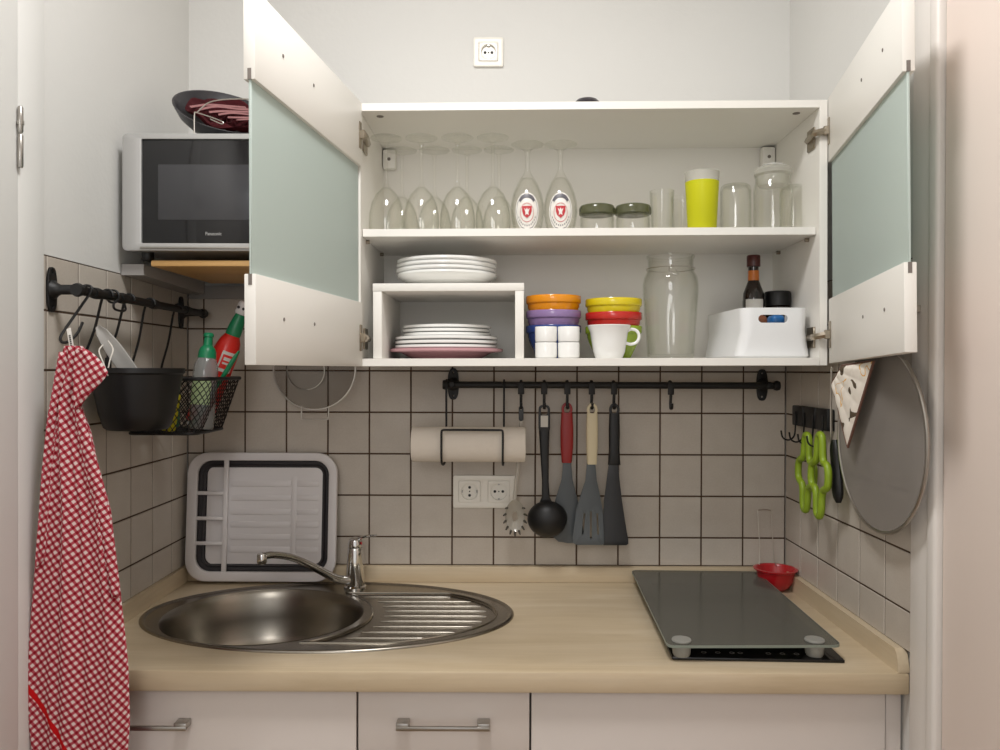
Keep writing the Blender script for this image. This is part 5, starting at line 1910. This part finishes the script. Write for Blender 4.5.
T0 = [at(66.5, 329, Y=-.640), at(70.5, 327.5, Y=-.640), at(74, 349, Y=-.655), at(70, 351, Y=-.655)]
lo = [[p + Vector((0, d, 0)) for p in T0] for d in (0, .0012)]
loft(b, lo)
tg = obj('hanging_tab', b, 'label', twl)
b = bmn()
for k_ in range(6):
    t_ = .35 + .09 * k_
    c_ = T0[0].lerp(T0[3], t_).lerp(T0[1].lerp(T0[2], t_), .55)
    box(b, c_.x - .0013, c_.y - .0012, c_.z - .0011, c_.x + .0013, c_.y - .0004, c_.z + .0011)
obj('tab_print', b, 'ink', tg)

# ================================================================== RIGHT WALL
# black strip of hooks
s0, s1 = at(792, 406, X=-0.016), at(828, 428, X=-0.016)
zS = (at(792, 406, X=-.016).z + at(792, 424, X=-.016).z) / 2
hS = .046
hs = thing('hook_strip', 'short black strip of hooks on the right wall', 'hook strip', (0, 0, 0))
ya0, ya1 = s1.y, s0.y
n3 = 3
b = bmn()
for k_ in range(n3):
    w = (ya1 - ya0) / n3
    box(b, -.017, ya0 + w * k_ + .002, zS - hS / 2, -.0006, ya0 + w * (k_ + 1) - .002, zS + hS / 2, .003)
box(b, -.010, ya0 + .004, zS - hS / 2 + .004, -.0006, ya1 - .004, zS + hS / 2 - .004)
obj('backing', b, 'blackplastic', hs)
for k_ in range(4):
    y = ya0 + (ya1 - ya0) * (k_ + .45) / 4
    b = bmn(); tube(b, smoothpath([(-.018, y, zS + .010), (-.0185, y, zS - .03), (-.022, y, zS - .048), (-.034, y, zS - .056), (-.047, y, zS - .050), (-.051, y, zS - .034)], 5), .0019, 8); obj('hook', b, 'blackiron', hs)


def trivet(label, ctr, ry, rz, ph, tlt):
    b = bmn()
    pts = []
    for k_ in range(96):
        a = 2 * PI * k_ / 96
        f = 1 + .30 * math.tanh(1.6 * math.cos(4 * a + ph))
        pts.append((0, ry * f * math.cos(a), rz * f * math.sin(a)))
    tube(b, smoothpath(pts[::3], 3, True), .0074, 10, closed=True)
    return tag(obj('trivet', b, 'lime', None, TR(*ctr) @ RZ(tlt) @ RX(.06)), label, 'trivet', 'lime green lobed trivets on the hook strip')


cA, cB = at(806, 472.5, X=-0.036), at(819.5, 475.5, X=-0.048)
trivet('lime green four lobed trivet nearest the wall corner', cA, .035, .064, 0, 0)
trivet('lime green four lobed trivet in front, beside the black grip', cB, .034, .065, .2, 0)

# black gripped tool on a thin rod
k0, k1 = at(831.5, 372, X=-0.028), at(830.5, 441, X=-0.028)
k2 = at(838.5, 503, X=-0.028)
bg = thing('knife_sharpener', 'slim steel rod with black grip hanging beside the splatter screen', 'utensil', (0, 0, 0))
b = bmn(); tube(b, smoothpath([k0 + Vector((0, -.006, .004)), k0 + Vector((0, 0, .009)), k0 + Vector((0, .004, .002)), k0, k0.lerp(k1, .5), k1 + Vector((0, -.004, -.01))], 5), .0021, 8); obj('rod', b, 'wire', bg)
b = bmn()
k1b = at(834.5, 440, X=-0.028)
m5 = 12
pth = [k1b.lerp(k2, i / m5) for i in range(m5 + 1)]
tube(b, pth, [.009, .0135, .0150, .0150, .0145, .0145, .0148, .0155, .016, .016, .0155, .0135, .007], 14, flat=.62, flatdir=(1, 0, .01))
obj('grip', b, 'blackplastic', bg)

# splatter screen
GX = -0.031
gl_, gr_ = at(839, 440, X=GX), at(928, 440, X=GX)
gb_ = at(882, 533, X=GX)
gc = Vector((GX, (gl_.y + gr_.y) / 2, gb_.z + abs(gl_.y - gr_.y) / 2))
gR = abs(gl_.y - gr_.y) / 2
ss = thing('splatter_screen', 'large round steel splatter screen hanging at the right wall', 'splatter screen', RIGHTF(gc))
b = bmn(); tube(b, [(gR * math.cos(a), gR * math.sin(a), 0) for a in [2 * PI * k_ / 96 for k_ in range(96)]], .0033, 8, closed=True); obj('rim', b, 'steel', ss)
b = bmn(); lathe(b, [(0, -.0006), (gR - .001, -.0006), (gR - .001, .0006), (0, .0006)], 72); obj('gauze', b, 'meshgrey', ss)
b = bmn(); tube(b, smoothpath([(-.010, gR, 0), (-.012, gR + .06, .0), (-.010, gR + .13, 0), (0, gR + .142, 0), (.010, gR + .13, 0), (.012, gR + .06, 0), (.010, gR, 0)], 5), .0024, 8); obj('handle', b, 'wire', ss)

# quilted pot holder
GXM = -0.050
co_ = [at(848.5, 447, X=GXM), at(833, 383, X=GXM), at(843, 366, X=GXM), at(874.5, 361, X=GXM)]
ph = thing('pot_holder', 'quilted white floral pot holder hanging before the splatter screen', 'pot holder', (0, 0, 0))
n_ = 40
b = bmn()


def patch(s, t_, front):
    p = co_[0].lerp(co_[3], s).lerp(co_[1].lerp(co_[2], s), t_)
    e = min(1, 9 * min(s, 1 - s, t_, 1 - t_) + .12) ** .5
    q = .72 + .28 * abs(math.sin(PI * 4 * s)) ** .6 * abs(math.sin(PI * 4 * t_)) ** .6
    return p + Vector((-(.008 if front else -.004) * e * (q if front else 1), 0, 0))


for fr_ in (True, False):
    g_ = [[b.verts.new(patch(i / n_, j / n_, fr_)) for j in range(n_ + 1)] for i in range(n_ + 1)]
    for i in range(n_):
        for j in range(n_):
            b.faces.new([g_[i][j], g_[i + 1][j], g_[i + 1][j + 1], g_[i][j + 1]])
m, nt, out = newmat('floral quilt print')
bs = N(nt, 'ShaderNodeBsdfPrincipled', Roughness=.9)
tc = N(nt, 'ShaderNodeTexCoord')
n1 = N(nt, 'ShaderNodeTexNoise', Scale=24.0, Detail=1.0, Distortion=0.6)
nt.links.new(tc.outputs['Object'], n1.inputs['Vector'])
r = N(nt, 'ShaderNodeValToRGB')
r.color_ramp.interpolation = 'CONSTANT'
r.color_ramp.elements[0].color = lin((88, 74, 56))
r.color_ramp.elements[0].position = 0
r.color_ramp.elements[1].color = lin((238, 230, 218))
r.color_ramp.elements[1].position = .365
e = r.color_ramp.elements.new(.64); e.color = lin((226, 178, 104))
e = r.color_ramp.elements.new(.665); e.color = lin((238, 230, 218))
nt.links.new(n1.outputs['Fac'], r.inputs[0])
nt.links.new(r.outputs[0], bs.inputs['Base Color'])
nt.links.new(bs.outputs[0], out.inputs[0])
obj('quilted_pad', b, m, ph, sharp=120)
b = bmn()
bd_ = []
for i in range(4):
    a_, c_ = co_[i], co_[(i + 1) % 4]
    bd_ += [a_.lerp(c_, k_ / 8) + Vector((-.001, 0, 0)) for k_ in range(8)]
tube(b, bd_, .0024, 8, closed=True)
obj('binding', b, 'brownbind', ph)

# ================================================================== CAMERA, LIGHT, WORLD
cam = bpy.data.cameras.new('camera')
co = bpy.data.objects.new('camera', cam)
C.objects.link(co)
cam.sensor_width = 36
cam.lens = CF * 36 / 1000
cam.clip_start = 0.02
co.matrix_world = frame(CAM, RGT, UPV, -FWD)
bpy.context.scene.camera = co


def area(name, loc, size, power, col, target, sy=None):
    l = bpy.data.lights.new(name, 'AREA')
    l.energy = power
    l.color = col
    l.shape = 'RECTANGLE' if sy else 'DISK'
    l.size = size
    if sy:
        l.size_y = sy
    o = bpy.data.objects.new(name, l)
    C.objects.link(o)
    o.location = loc
    d = Vector(target) - Vector(loc)
    o.rotation_euler = d.to_track_quat('-Z', 'Y').to_euler()
    return o


area('ceiling_lamp', (-0.80, -1.08, HC - 0.06), 0.34, 12.2, (1.0, 0.99, 0.985), (-0.76, -0.75, 0.6))
area('hall_lamp', (-1.0, -3.1, 2.15), 0.7, 6.5, (1.0, 0.985, 0.975), (-0.7, 0, 1.2))
w = bpy.data.worlds.new('hall light')
bpy.context.scene.world = w
w.use_nodes = True
bg_ = w.node_tree.nodes['Background']
bg_.inputs[0].default_value = (1.0, 0.985, 0.98, 1)
bg_.inputs[1].default_value = 0.82
vs = bpy.context.scene.view_settings
vs.view_transform = 'Standard'
vs.look = 'None'
vs.exposure = 0.14
vs.gamma = 1.0
vs.use_curve_mapping = False
bpy.context.scene.cycles.max_bounces = 16
bpy.context.scene.cycles.transparent_max_bounces = 40
bpy.context.scene.cycles.use_denoising = True
